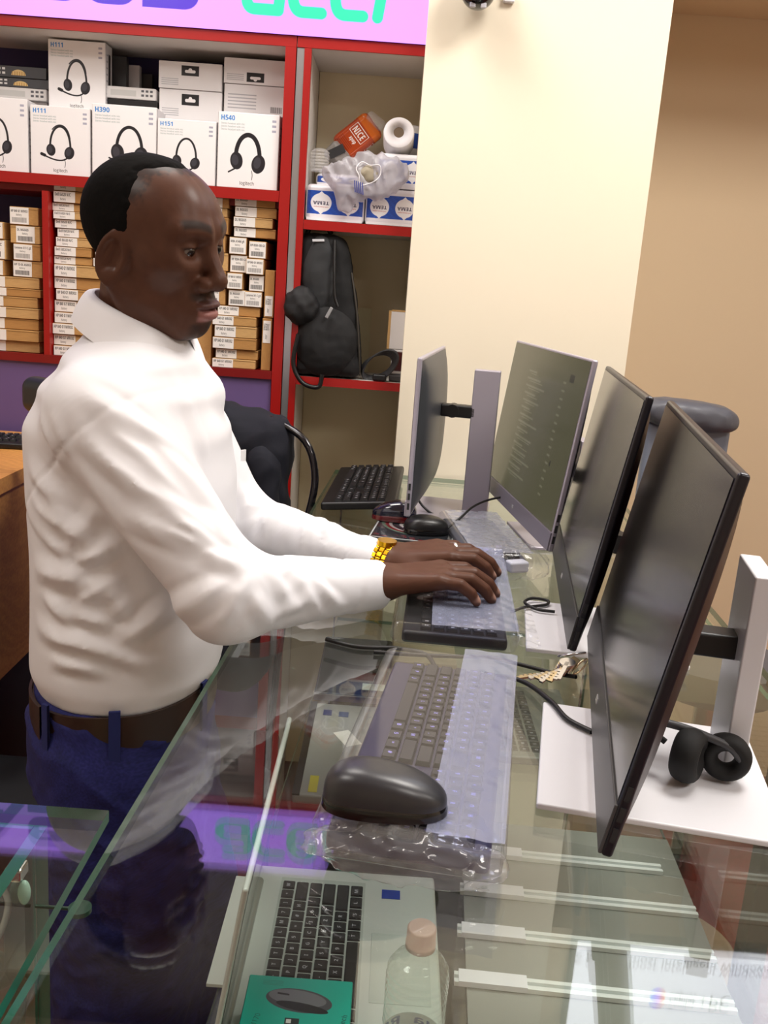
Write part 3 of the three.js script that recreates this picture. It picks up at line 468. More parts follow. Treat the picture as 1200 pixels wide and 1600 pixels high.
// ---------------------------------------------------------------- glass showcases
const TOP = 1.05;
const shelfBoard = M(0x8b8d86, 0.35), inside = M(0x3a352f, 0.6);
{
  const t = thing('glass_showcase', 'long glass showcase counter carrying the row of monitors', 'showcase', [-0.19, 0, -0.67], -0.045);
  const P = (n, x0, x1, y0, y1, z0, z1, l) => { const [g, m] = pane(x1 - x0, y1 - y0, z1 - z0); return part(t, n, g, m, [(x0 + x1) / 2, (y0 + y1) / 2, (z0 + z1) / 2], [0, 0, 0], l); };
  P('top_glass', 0, 0.66, TOP - 0.01, TOP, -1.5, 0.4, 'clear glass top with green edge');
  part(t, 'post', bx(0.014, 0.019, 0.121, 1.039, 0.37, 0.375), steel);
  P('side_glass', 0.641, 0.648, 0.121, TOP - 0.0105, -1.48, 0.38);
  P('end_glass', 0.0195, 0.6405, 0.121, TOP - 0.0105, -1.487, -1.481);
  P('end_glass', 0.0195, 0.6405, 0.121, TOP - 0.0105, 0.381, 0.387);
  P('glass_shelf', 0.03, 0.63, 0.682, 0.69, -1.475, 0.375, 'clear glass shelf with green edge');
  part(t, 'plinth', bx(0, 0.66, 0, 0.12, -1.5, 0.4), inside);
  part(t, 'display_board', bx(0.315, 0.628, 0.6905, 0.6965, -0.62, 0.3), shelfBoard, [0, 0, 0], [0, 0, 0], 'grey board on the shelf');
  [[-0.535, 0.315, 0.60], [-0.445, 0.31, 0.626], [-0.36, 0.305, 0.626], [-0.275, 0.30, 0.626]].forEach(([z, a, b]) => {
    const r = part(t, 'rail', merge([bx(a, b, 0.697, 0.703, z - 0.009, z - 0.003), bx(a, b, 0.697, 0.703, z + 0.003, z + 0.009), bx(a, b, 0.697, 0.6985, z - 0.003, z + 0.003)]), M(0xe4e8e6, 0.35), [0, 0, 0], [0, 0, 0], 'aluminium double rail');
    part(r, 'rail_clip', bx(a + 0.005, a + 0.085, 0.6985, 0.7055, z - 0.0105, z + 0.0105), whitePl, [0, 0, 0], [0, 0, 0], 'white clip on the rail');
  });
  part(t, 'corner_post', bx(0.0195, 0.024, 0.121, 1.039, -1.4805, -1.476), steel); part(t, 'corner_post', bx(0.636, 0.6405, 0.121, 1.039, -1.4805, -1.476), steel);
}
{
  const t = thing('side_showcase', 'smaller glass showcase joining the counter at the left front corner', 'showcase', [-0.2, 0, -0.675]);
  const P = (n, x0, x1, y0, y1, z0, z1, l) => { const [g, m] = pane(x1 - x0, y1 - y0, z1 - z0); return part(t, n, g, m, [(x0 + x1) / 2, (y0 + y1) / 2, (z0 + z1) / 2], [0, 0, 0], l); };
  P('top_glass', -1.0, -0.006, TOP - 0.01, TOP, 0, 0.42, 'clear glass top with green edge');
  P('side_glass', -0.062, -0.052, 0.121, TOP - 0.0105, 0.012, 0.41);
  P('end_glass', -0.99, -0.0625, 0.121, TOP - 0.0105, 0.012, 0.018);
  P('end_glass', -0.99, -0.0625, 0.121, TOP - 0.0105, 0.404, 0.41);
  P('glass_shelf', -0.985, -0.064, 0.632, 0.64, 0.02, 0.40);
  part(t, 'plinth', bx(-1.0, -0.03, 0, 0.12, 0, 0.42), inside);
  const c = part(t, 'glass_clamp', RB(0.014, 0.012, 0.016, 0.003), steel, [-0.057, 1.033, 0.062], [0, 0, 0], 'small metal glass clamp'); part(c, 'drop', new THREE.SphereGeometry(0.006, 16, 12), glassBright, [0.008, -0.014, 0.006]).scale.set(0.8, 1.7, 0.8);
  const pn_ = part(t, 'shelf_pin', moved(cyl(0.0015, 0.0015, 0.03, 8), 0, 0, 0, 0, 0, Math.PI / 2), M(0x1d3a2c, 0.3), [-0.035, 0.99, 0.045], [0, 0, 0], 'dark green pin with round head'); part(pn_, 'pin_head', cyl(0.009, 0.009, 0.004, 24), M(0x1d3a2c, 0.25), [0.02, 0, 0]);
  part(t, 'tan_board', B(0.3, 0.004, 0.3), M(0xd6a878, 0.6), [-0.24, 0.645, 0.2], [0, 0.2, 0], 'tan board on the shelf');
  part(t, 'paper', B(0.12, 0.001, 0.2), M(0xf0d8b8, 0.7), [-0.135, 0.648, 0.15], [0, 0.35, 0], 'cream paper sheet');
}

// ---------------------------------------------------------------- keys and keyboards
const GL = 'QWERTYUIOPASDFGHJKLZXCVBNM1234567890-=[];,./#*+EFTSHCBI<>^_ ';
const glyphTex = (bg, fg) => canvasTex(512, 512, (c, w) => { c.fillStyle = bg; c.fillRect(0, 0, w, w); c.fillStyle = fg; c.font = 'bold 30px sans-serif'; c.textAlign = 'center'; for (let i = 0; i < 64; i++) if (GL[i] && GL[i] !== ' ') c.fillText(GL[i], (i % 8) * 64 + 26, Math.floor(i / 8) * 64 + 40); });
const keyMat = M(0xffffff, 0.5, { map: glyphTex('#17171a', '#e8e8ee') });
const lapKeyMat = M(0xffffff, 0.5, { map: glyphTex('#1b1c20', '#b9bcc4') });
const keyCache = {};
function keyGeo(w, d, h, gi) {
  const id = [w.toFixed(4), d.toFixed(4), h, gi].join(); if (keyCache[id]) return keyCache[id];
  const s = Math.min(0.0016, d * 0.12), pos = [], uv = [], idx = [], c = gi % 8, r = Math.floor(gi / 8), U0 = c / 8 + 0.006, U1 = (c + 1) / 8 - 0.006, V1 = 1 - r / 8 - 0.006, V0 = 1 - (r + 1) / 8 + 0.006, um = U0 + 0.002, vm = V0 + 0.002;
  const b = [[-w / 2, 0, -d / 2], [w / 2, 0, -d / 2], [w / 2, 0, d / 2], [-w / 2, 0, d / 2]], tp = b.map(([x, , z]) => [x - Math.sign(x) * s, h, z - Math.sign(z) * s]);
  const q = (a, e, f, g, tx) => { const n = pos.length / 3; for (const p of [a, e, f, g]) pos.push(...p); uv.push(...(tx ?? [um, vm, um, vm, um, vm, um, vm])); idx.push(n, n + 1, n + 2, n, n + 2, n + 3); };
  q(tp[3], tp[2], tp[1], tp[0], [U0, V0, U1, V0, U1, V1, U0, V1]);
  for (let i = 0; i < 4; i++) { const j = (i + 1) % 4; q(b[j], b[i], tp[i], tp[j]); }
  const o = new THREE.BufferGeometry(); o.setAttribute('position', new THREE.Float32BufferAttribute(pos, 3)); o.setAttribute('uv', new THREE.Float32BufferAttribute(uv, 2)); o.setIndex(idx); o.computeVertexNormals(); return (keyCache[id] = o);
}
// rows of [unit widths]; x from the left in units
const u1 = (n) => Array(n).fill(1);
const FULL = [[0, [1, -1, 1, 1, 1, 1, -0.5, 1, 1, 1, 1, -0.5, 1, 1, 1, 1, -0.25, 1, 1, 1, -0.25, 1, 1, 1, 1]], [1, [...u1(13), 2, -0.25, 1, 1, 1, -0.25, 1, 1, 1, 1]], [2, [1.5, ...u1(12), 1.5, -0.25, 1, 1, 1, -0.25, 1, 1, 1, 1]], [3, [1.75, ...u1(11), 2.25, -3.5, 1, 1, 1, 1]], [4, [2.25, ...u1(10), 2.75, -1.25, 1, -1.25, 1, 1, 1, 1]], [5, [1.25, 1.25, 1.25, 6.25, 1.25, 1.25, 1.25, 1.25, -0.25, 1, 1, 1, -0.25, 2, 1, 1]]];
const LAP = [[0, u1(16).map(() => 0.94)], [1, [...u1(13), 2]], [2, [1.5, ...u1(12), 1.5]], [3, [1.75, ...u1(11), 2.25]], [4, [2.25, ...u1(10), 2.75]], [5, [1, 1, 1, 1, 5.5, 1, 1, 1.1, 1.2, 1.2]]];
function keyList(rows, x0, z0, u, rd, h, gap) {
  const out = []; let gi = 0;
  for (const [r, ws] of rows) { let x = x0; for (const w of ws) { if (w < 0) { x -= w * u; continue; } out.push([x + w * u / 2, z0 + (r + 0.5) * rd, w * u - gap, rd - gap, w > 1.4 ? 59 : (gi++ * 7 + r * 11) % 52]); x += w * u; } }
  return out.map(([x, z, w, d, g]) => [keyGeo(w, d, h, g), x, z]);
}
// long axis is local x, the user sits on +z
const keyMatTint = keyMat.clone(); keyMatTint.color.set(0xa8a4ff);
function keyboardBody(t, L, W, o = {}) {
  const km = o.km ?? keyMat;
  const h = o.h ?? 0.014, u = (L - 0.012) / 22.6, rd = (W - 0.03) / 6.2;
  part(t, 'case', RB(L, h, W, 0.005, 2), o.mat ?? blackPl, [0, h / 2, 0]);
  const ks = keyList(FULL, -L / 2 + 0.007, -W / 2 + 0.012, u, rd, 0.005, 0.0018);
  if (o.merged) part(t, 'keys', merge(ks.map(([g, x, z]) => g.clone().translate(x, h - 0.0005, z))), keyMat); else for (const [g, x, z] of ks) part(t, 'key', g, km, [x, h - 0.0005, z]);
}
// loose plastic sleeve round a box L x W x H, standing on y = 0
function sleeveGeo(L, W, H, amp, s) {
  const g = new RoundedBoxGeometry(L, H, W, 14, H * 0.42), p = g.attributes.position;
  const idx = g.index; for (let i = 0; i < p.count; i++) {
    const x = p.getX(i), y = p.getY(i), z = p.getZ(i); const f = y < -H * 0.35 ? 0.1 : 1, r = 1 - Math.abs(noise.noise(x * 22 + s, z * 40, s)) * 2, e = Math.abs(x) / L * 2;
    p.setY(i, y + f * amp * (0.5 * r + 0.7 * noise.noise(x * 60, z * 60, s + 3))); p.setZ(i, z + amp * 0.8 * noise.noise(x * 30, y * 50, s) * f + (e > 0.85 ? amp * noise.noise(z * 90, y * 90, s) : 0)); p.setX(i, x + amp * 0.8 * noise.noise(z * 30, y * 60, s + 9));
  }
  g.computeVertexNormals(); return g;
}
function sheetGeo(x0, x1, z0, z1, y, amp, s, nx = 90, nz = 40) { return grid(nx, nz, (a, b) => { const x = x0 + (x1 - x0) * a, z = z0 + (z1 - z0) * b; const rdg = 1 - Math.abs(noise.noise(x * 26 + s, z * 38 + x * 20, s)) * 2; return [x, y + amp * (0.55 * rdg + 0.5 * noise.noise(x * 70, z * 70, s + 2)), z]; }); }
const sleeve = M(0xffffff, 0.07, { transmission: 0.985, thickness: 0, ior: 1.42 });
const milky = M(0xd9e0ff, 0.2, { transmission: 0.76, thickness: 0, ior: 1.42 });
const lavender = M(0x2d2a55, 0.4);
const faceMan = (yaw) => -(Math.PI / 2 + yaw);
{
  const t = thing('bagged_keyboard', 'keyboard in a clear plastic sleeve with the mouse lying on its near end', 'keyboard', [0.062, TOP + 0.001, -0.804], faceMan(0.147));
  const k = keyboardBody(t, 0.352, 0.128, { h: 0.018, mat: M(0x1e1c40, 0.45), km: keyMatTint });
  part(t, 'sleeve', sleeveGeo(0.378, 0.148, 0.034, 0.0036, 4), sleeve, [0.002, 0.017, 0], [0, 0, 0], 'clear wrinkled plastic sleeve');
  part(t, 'sleeve_flap', sheetGeo(-0.188, 0.188, -0.073, -0.014, 0.0375, 0.0016, 8), milky, [0, 0, 0], [0, 0, 0], 'milky white folded flap of the sleeve');
  part(t, 'sleeve_end', surfaceNets((x, y, z) => Math.max(ell(x, y, z, 0.19, 0.017, 0, 0.018, 0.017, 0.074) - 0.006 * (1 - 2 * Math.abs(noise.noise(x * 60, y * 60, z * 34))) - 0.0022 * noise.noise(x * 150, y * 150, z * 110), 0.0005 - y), [0.16, -0.004, -0.095], [0.225, 0.05, 0.095], 0.003), M(0xffffff, 0.08, { transmission: 0.93, thickness: 0, ior: 1.45 }), [0, 0, 0], [0, 0, 0], 'crumpled clear end of the sleeve');
}
{
  const t = thing('bagged_keyboard', 'keyboard in a plastic sleeve under both hands of the man', 'keyboard', [0.108, TOP + 0.001, -1.265], faceMan(0.05));
  keyboardBody(t, 0.36, 0.132, { h: 0.016, merged: true, mat: M(0x1a1a1e, 0.45) });
  part(t, 'sleeve', sleeveGeo(0.385, 0.158, 0.027, 0.0028, 14), sleeve, [0.0, 0.0145, 0], [0, 0, 0], 'clear wrinkled plastic sleeve');
  part(t, 'sleeve_flap', sheetGeo(-0.19, 0.19, -0.078, 0.03, 0.0305, 0.002, 21), milky, [0, 0, 0], [0, 0, 0], 'milky folded flap of the sleeve');
  part(t, 'sleeve_tail', sheetGeo(0.05, 0.2, -0.105, -0.07, 0.015, 0.006, 31), sleeve);
}
{
  const t = thing('bagged_keyboard', 'grey keyboard in a plastic sleeve in front of the lit silver monitor', 'keyboard', [0.176, TOP + 0.001, -1.58], faceMan(-0.12));
  keyboardBody(t, 0.27, 0.098, { h: 0.013, merged: true, mat: M(0x5a5c66, 0.5) });
  part(t, 'sleeve', sleeveGeo(0.29, 0.112, 0.024, 0.0028, 44), sleeve, [0, 0.0135, 0]);
  part(t, 'sleeve_flap', sheetGeo(-0.14, 0.14, -0.054, 0.045, 0.027, 0.003, 51), M(0xdfe3f2, 0.25, { transmission: 0.7, thickness: 0, ior: 1.42 }), [0, 0, 0], [0, 0, 0], 'clear flap');
}
{
  const t = thing('plastic_bag', 'small crumpled clear bag with a white adapter, next to the man fingers', 'bag', [0.212, TOP + 0.001, -1.43]);
  const f = (x, y, z) => { const n = 0.01 * (1 - 2 * Math.abs(noise.noise(x * 34, y * 34, z * 34))) + 0.004 * noise.noise(x * 90, y * 90, z * 90); return Math.max(ell(x, y, z, 0, 0.012, 0, 0.05, 0.03, 0.045) - n * 0.9, -y + 0.0005); };
  part(t, 'film', surfaceNets(f, [-0.08, -0.005, -0.075], [0.08, 0.065, 0.075], 0.0035), sleeve);
  part(t, 'adapter', RB(0.034, 0.018, 0.022, 0.004), M(0xd9dcea, 0.4), [0.006, 0.012, 0.006], [0, 0.4, 0]);
}
{
  const t = thing('wired_keyboard', 'black full size keyboard standing at the far end of the counter', 'keyboard', [-0.042, TOP + 0.001, -1.925], faceMan(0.04));
  part(t, 'foot', moved(RB(0.012, 0.012, 0.018, 0.003), -0.15, 0.006, -0.055), blackPl); part(t, 'foot', moved(RB(0.012, 0.012, 0.018, 0.003), 0.15, 0.006, -0.055), blackPl);
  const L = 0.375, W = 0.148, h = 0.016;
  const cs = part(t, 'case', RB(L, h, W, 0.005, 2), blackPl, [0, 0.0165, 0], [0.1, 0, 0]);
  part(cs, 'keys', merge(keyList(FULL, -L / 2 + 0.008, -W / 2 + 0.022, (L - 0.014) / 22.6, (W - 0.046) / 6.1, 0.006, 0.0022).map(([g, x, z]) => g.clone().translate(x, h / 2 - 0.0005, z))), keyMat);
}

// ---------------------------------------------------------------- mice and mouse pad
function mouseGeo(L, W, H, tail = 0.28) {
  const top = grid(56, 20, (a, b) => {
    const th = -a * Math.PI * 2, q = b * Math.PI / 2, s = Math.pow(Math.cos(q), 0.55), cx = Math.cos(th), sz = Math.sin(th), e = 0.8;
    const X = Math.sign(cx) * Math.pow(Math.abs(cx), e) * s, Z = Math.sign(sz) * Math.pow(Math.abs(sz), e) * s * (1 - 0.08 * cx);
    return [X * L / 2, H * Math.pow(Math.sin(q), 0.75) * (1 - tail * X - 0.22 * X * X), Z * W / 2];
  });
  return top;
}
function mouse(name, label, pos, turn, L, W, H, mat, wheelMat, o = {}) {
  const t = thing(name, label, 'mouse', pos, turn);
  part(t, 'shell', mouseGeo(L * 0.985, W * 0.97, H * 0.86, o.tail), mat, [0, H * 0.3, 0]);
  part(t, 'base', mouseGeo(L * 1.005, W * 1.01, H * 0.72, 0.12), o.base ?? blackGl, [0, 0.001, 0], [0, 0, 0], 'black lower body');
  part(t, 'sole', new THREE.CylinderGeometry(1, 1, 0.0012, 40), blackPl, [0, 0.0008, 0]).scale.set(L * 0.46, 1, W * 0.42);
  const yw = H * 0.26 + H * 0.86 * Math.pow(0.9, 0.75) * (1 - (o.tail ?? 0.28) * 0.5 - 0.22 * 0.25) * 0.93;
  part(t, 'scroll_wheel', cyl(H * 0.2, H * 0.2, W * 0.1, 24), wheelMat, [L * 0.27, yw - H * 0.14, 0], [Math.PI / 2, 0, 0]);
  part(t, 'button_slot', RB(L * 0.2, H * 0.06, W * 0.15, 0.001), blackGl, [L * 0.27, yw - H * 0.045, 0], [0, 0, -0.34]);
  return t;
}
mouse('computer_mouse', 'matte black wireless mouse lying across the near bagged keyboard', [0.017, TOP + 0.0385, -0.648], -0.04, 0.098, 0.052, 0.029, M(0x2e2e32, 0.34, { clearcoat: 0.2, clearcoatRoughness: 0.35 }), blackPl);
{
  const art = canvasTex(256, 256, (c, w, h) => { c.fillStyle = '#2a2c30'; c.fillRect(0, 0, w, h); for (let i = 9; i > 0; i--) { c.fillStyle = ['#30343a', '#b8b0ae', '#7a1f26', '#5f7a68', '#d9d4d2', '#3a3f48'][i % 6]; c.beginPath(); c.ellipse(120, 120, i * 12, i * 9, 0.4, 0, 7); c.fill(); } for (let i = 0; i < 60; i++) { c.fillStyle = ['#c8c4c0', '#8c2a30', '#4f8a5a', '#1b1d22'][i % 4]; c.fillRect((i * 71) % 256, (i * 43) % 40 + (i % 2 ? 216 : 0), 16, 5); } c.strokeStyle = '#cfd6d2'; c.lineWidth = 5; c.strokeRect(3, 3, 250, 250); });
  const t = thing('mouse_pad', 'glossy printed mouse pad holding two mice', 'mouse pad', [0.06, TOP + 0.0005, -1.655], -0.12);
  part(t, 'pad', RB(0.15, 0.004, 0.19, 0.0015, 2), darkGrey, [0, 0.002, 0]); part(t, 'print', new THREE.PlaneGeometry(0.147, 0.187), M(0xffffff, 0.15, { map: art, clearcoat: 0.6, clearcoatRoughness: 0.1 }), [0, 0.0043, 0], [-Math.PI / 2, 0, 0]);
}
mouse('computer_mouse', 'glossy dark blue mouse with red sides behind the flat mouse', [0.02, TOP + 0.0055, -1.70], Math.PI - 0.1, 0.085, 0.052, 0.032, M(0x14152a, 0.14, { clearcoat: 1, clearcoatRoughness: 0.06 }), blackPl, { base: M(0x5c0f16, 0.2, { clearcoat: 0.8 }) });
mouse('computer_mouse', 'flat matte black mouse on the printed pad', [0.078, TOP + 0.0055, -1.625], 0.1, 0.082, 0.058, 0.026, M(0x141416, 0.35), blackPl, { tail: 0.05 });

// ---------------------------------------------------------------- all-in-one computers
const listTex = canvasTex(512, 300, (c, w, h) => {
  c.fillStyle = '#4c4a37'; c.fillRect(0, 0, w, h); c.fillStyle = '#5e5c48';
  for (let i = 0; i < 15; i++) { const y = 46 + i * 15; c.fillStyle = '#64624f'; c.fillRect(150, y, 60 + (i * 37) % 90, 4); c.fillRect(170, y + 6, 40 + (i * 53) % 60, 2); c.fillRect(388, y, 18, 4); }
  c.fillStyle = '#2b2a22'; c.fillRect(420, 30, 26, 14); c.fillRect(415, 190, 6, 10);
});
function aio(name, label, x, z, yaw, tilt, W, H, o) {
  const e = V(Math.sin(yaw), 0, -Math.cos(yaw)), n = V(-Math.cos(yaw), 0, -Math.sin(yaw));
  const c = V(x, 0, z).addScaledVector(e, W / 2), y0 = o.y0;
  const t = thing(name, label, 'computer', [c.x, TOP + 0.0005, c.z], faceMan(yaw));
  const rim = o.rim, T = 0.009;
  const hs = part(t, 'housing', (() => { const g = RB(W, H, T, 0.003, 2); g.translate(0, H / 2, -T / 2); return g; })(), rim, [0, y0, 0], [-tilt, 0, 0]);
  const ch = o.chin ?? 0.045, bz = o.bezel ?? 0.006;
  part(hs, 'screen', new THREE.PlaneGeometry(W - 2 * bz, H - ch - bz), o.screen, [0, ch + (H - ch - bz) / 2, 0.0006], [0, 0, 0], o.screenLabel);
  part(hs, 'chin', (() => { const g = RB(W - 0.002, ch - 0.002, 0.003, 0.001, 1); g.translate(0, ch / 2, 0.0008); return g; })(), o.chinMat ?? rim);
  part(hs, 'emblem', B(0.012, 0.006, 0.0008), M(0xd8d8dc, 0.25, { metalness: 0.6 }), [0, ch * 0.5, 0.0028]);
  part(hs, 'back_cover', (() => { const bw = W - 0.01, bh = H - 0.01, dp = o.bulge ?? 0.022; const g = grid(24, 16, (u, v) => { const a = u * 2 - 1, b = v * 2 - 1, k = Math.pow(Math.max(0, 1 - Math.pow(Math.abs(a), 3.2)), 0.6) * Math.pow(Math.max(0, 1 - Math.pow(Math.abs(b), 3.2)), 0.6); return [-a * bw / 2, H / 2 + b * bh / 2, -T - 0.0005 - dp * k]; }); return g; })(), o.back ?? blackPl);
  for (let i = 0; i < 3; i++) part(hs, 'side_port', B(0.002, 0.012, 0.004), darkGrey, [W / 2 + 0.0002, 0.02 + i * 0.018, -T / 2]);
  const cz = -(o.reach ?? 0.1), cw = o.cw ?? 0.085, ct = o.ct ?? 0.02, ctop = o.ctop ?? 0.2, cx = o.cx ?? 0;
  part(t, 'stand_column', (() => { const g = RB(cw, ctop - 0.0065, ct, 0.002, 2); g.translate(0, (ctop + 0.0065) / 2, 0); return g; })(), o.stand ?? whitePl, [cx, 0, cz - ct / 2]);
  part(t, 'stand_arm', merge([moved(RB(0.03, 0.024, -cz - 0.02, 0.004), 0, 0, (cz - 0.02) / 2 - 0.01), moved(cyl(0.013, 0.013, 0.034, 16), 0, 0, cz * 0.6, 0, 0, Math.PI / 2)]), blackPl, [cx, o.armY ?? 0.12, 0]);
  const b = o.base ?? [0.2, 0.19];
  part(t, 'stand_base', RB(b[0], 0.006, b[1], 0.002, 2), o.stand ?? whitePl, [o.bx ?? cx, 0.003, o.bz ?? cz + b[1] / 2 - 0.03]);
  return t;
}
const scrBlack = M(0x2a2825, 0.2, { clearcoat: 0.5, clearcoatRoughness: 0.16 });
const silver = M(0xb4aebb, 0.34, { metalness: 0.35 });
aio('desktop_computer', 'nearest black screen computer on a white stand, tilted back at the right', 0.182, -0.624, 0.1765, 0.1768, 0.476, 0.307, { y0: 0.024, rim: M(0x1a1a24, 0.3), chinMat: M(0x4b4b4d, 0.35), screen: scrBlack, back: M(0x2a0f12, 0.35), reach: 0.122, cw: 0.082, ct: 0.02, ctop: 0.2, armY: 0.12, base: [0.213, 0.21], bz: -0.056, bx: 0.039, cx: -0.008, screenLabel: 'switched off glossy black screen' });
aio('desktop_computer', 'middle black screen computer, between the lit silver one and the nearest one', 0.232, -1.042, 0.1182, 0.1597, 0.468, 0.313, { y0: 0.024, rim: M(0x1a1a24, 0.3), chinMat: M(0x3a3a3c, 0.35), screen: scrBlack, back: M(0x2a0f12, 0.35), reach: 0.105, cw: 0.082, ct: 0.02, ctop: 0.2, base: [0.19, 0.2], bz: -0.052, bx: 0.097, cx: 0.06, screenLabel: 'switched off glossy black screen' });
aio('desktop_computer', 'silver computer with a dim list on its screen, in front of the pillar', 0.264, -1.423, -0.1229, 0.1185, 0.477, 0.307, { y0: 0.04, rim: silver, chinMat: M(0x8d8794, 0.35, { metalness: 0.3 }), chin: 0.032, bezel: 0.004, screen: new THREE.MeshStandardMaterial({ color: 0x14130f, roughness: 0.25, emissive: 0xffffff, emissiveMap: listTex, emissiveIntensity: 0.75 }), back: darkGrey, stand: silver, ctop: 0.19, armY: 0.13, base: [0.18, 0.17], bz: -0.1, screenLabel: 'dim lit screen with rows of text' });
aio('desktop_computer', 'silver edged computer seen from behind at the far end of the counter', 0.038, -1.625, 0.144, 0.0, 0.42, 0.285, { y0: 0.03, rim: silver, screen: scrBlack, chin: 0.03, back: M(0x3b3d42, 0.4), stand: silver, reach: 0.09, cw: 0.03, ct: 0.05, ctop: 0.288, armY: 0.205, base: [0.2, 0.16], cx: 0.01, bz: -0.06, screenLabel: 'screen turned away' });

// ---------------------------------------------------------------- cables, keys, cable roll on the counter
const cable = (label, pts, r = 0.0028, m = cord) => solo('cable', label, 'cable', tube(pts, r, 90, 8), m);
const C = TOP + 0.0035;
cable('black cable running from the near sleeve edge past the bagged keyboard to the keys', [[-0.06, C, -1.075], [-0.02, C, -1.058], [0.03, C, -1.062], [0.062, C, -1.05], [0.078, C, -1.0], [0.1, C, -0.985], [0.15, C, -1.0], [0.172, C + 0.002, -0.985], [0.195, C + 0.0065, -0.925], [0.205, C + 0.007, -0.885], [0.225, C + 0.007, -0.86]]);
cable('black cable hugging the near end of the sleeve under the hands', [[0.0, C, -1.045], [0.05, C, -1.046], [0.1, C, -1.05], [0.14, C, -1.055], [0.175, C, -1.04], [0.215, C, -1.02], [0.235, C + 0.006, -1.0]], 0.0026);
cable('thin black cable looping between the fingertips and the middle computer', [[0.186, C, -1.225], [0.2, C + 0.0065, -1.228], [0.22, C + 0.0065, -1.24], [0.24, C + 0.0065, -1.252], [0.243, C + 0.008, -1.264], [0.222, C + 0.009, -1.268], [0.208, C + 0.008, -1.25], [0.222, C + 0.0075, -1.225], [0.246, C + 0.0075, -1.22]], 0.0022);
cable('black mouse cable curving from the flat mouse to the lit silver computer', [[0.115, C + 0.012, -1.62], [0.14, C + 0.03, -1.64], [0.165, C + 0.04, -1.69], [0.2, C + 0.045, -1.74], [0.235, C + 0.05, -1.76]], 0.0022);
cable('black cable from the rear computer down to the printed pad', [[0.055, C + 0.04, -1.79], [0.075, C + 0.014, -1.78], [0.1, C, -1.77], [0.14, C, -1.78], [0.17, C + 0.003, -1.8]], 0.0024);
solo('usb_plug', 'black plug at the corner of the lit silver computer', 'plug', RB(0.034, 0.014, 0.024, 0.004), blackPl, [0.246, TOP + 0.052, -1.772], [0, -0.12, 0]);
{
  const t = thing('key_bunch', 'bunch of shiny keys on a ring beside the computers', 'keys', [0.222, TOP + 0.001, -1.02]);
  const kmat = M(0xd9c9a8, 0.22, { metalness: 1 });
  part(t, 'ring', new THREE.TorusGeometry(0.016, 0.0014, 8, 40), steel, [0.014, 0.02, -0.02], [1.15, 0.2, 0]);
  part(t, 'ring', new THREE.TorusGeometry(0.012, 0.0013, 8, 36), kmat, [0.022, 0.012, -0.004], [0.6, 0.7, 0]);
  part(t, 'tag', RB(0.02, 0.003, 0.012, 0.001), M(0x55482f, 0.4, { metalness: 0.6 }), [0.012, 0.014, -0.006], [0.3, 0.7, 0.3]);
  for (let i = 0; i < 6; i++) {
    const a = 3.5 + i * 0.16, L = [0.06, 0.048, 0.044, 0.05, 0.046, 0.04][i];
    const g = merge([moved(cyl(0.0095, 0.0095, 0.0022, 20), 0, 0, 0), moved(B(L, 0.0022, 0.0048), L / 2, 0, 0), ...[0, 1, 2, 3].map((k) => moved(B(0.004, 0.0021, 0.003 + (k + i) % 3 * 0.001), L * 0.55 + k * 0.006, 0, 0.0035))]);
    part(t, 'key', g, i % 2 ? steel : kmat, [-0.001 + i * 0.001, 0.006 + i * 0.0028, 0.002 + i * 0.001], [0, a, -0.06 - 0.02 * i], undefined);
  }
  // keyring rests on the counter
}
{
  const t = thing('cable_roll', 'black cable rolled up with a hook strap on the base of the nearest computer', 'cable', [0.312, TOP + 0.0075, -0.785], 0.3);
  const velvet = M(0x08080a, 0.75);
  part(t, 'roll', (() => { const g = new THREE.TorusGeometry(0.017, 0.0085, 14, 32); g.scale(1, 1, 1.5); return g; })(), velvet, [-0.018, 0.026, 0], [0, 0.7, 0]);
  part(t, 'roll', (() => { const g = new THREE.TorusGeometry(0.015, 0.008, 14, 32); g.scale(1, 1, 1.4); return g; })(), velvet, [0.02, 0.0235, 0.004], [0, -0.6, 0]);
  part(t, 'strap', tube([[-0.045, 0.05, -0.03], [-0.02, 0.048, -0.012], [0.0, 0.043, 0.0], [0.018, 0.036, 0.012], [0.03, 0.022, 0.018]], 0.004, 30, 8), M(0x3a3a3e, 0.5));
  part(t, 'tail', tube([[-0.03, 0.03, -0.02], [-0.05, 0.045, -0.05], [-0.06, 0.07, -0.07]], 0.003, 20, 8), velvet);
}

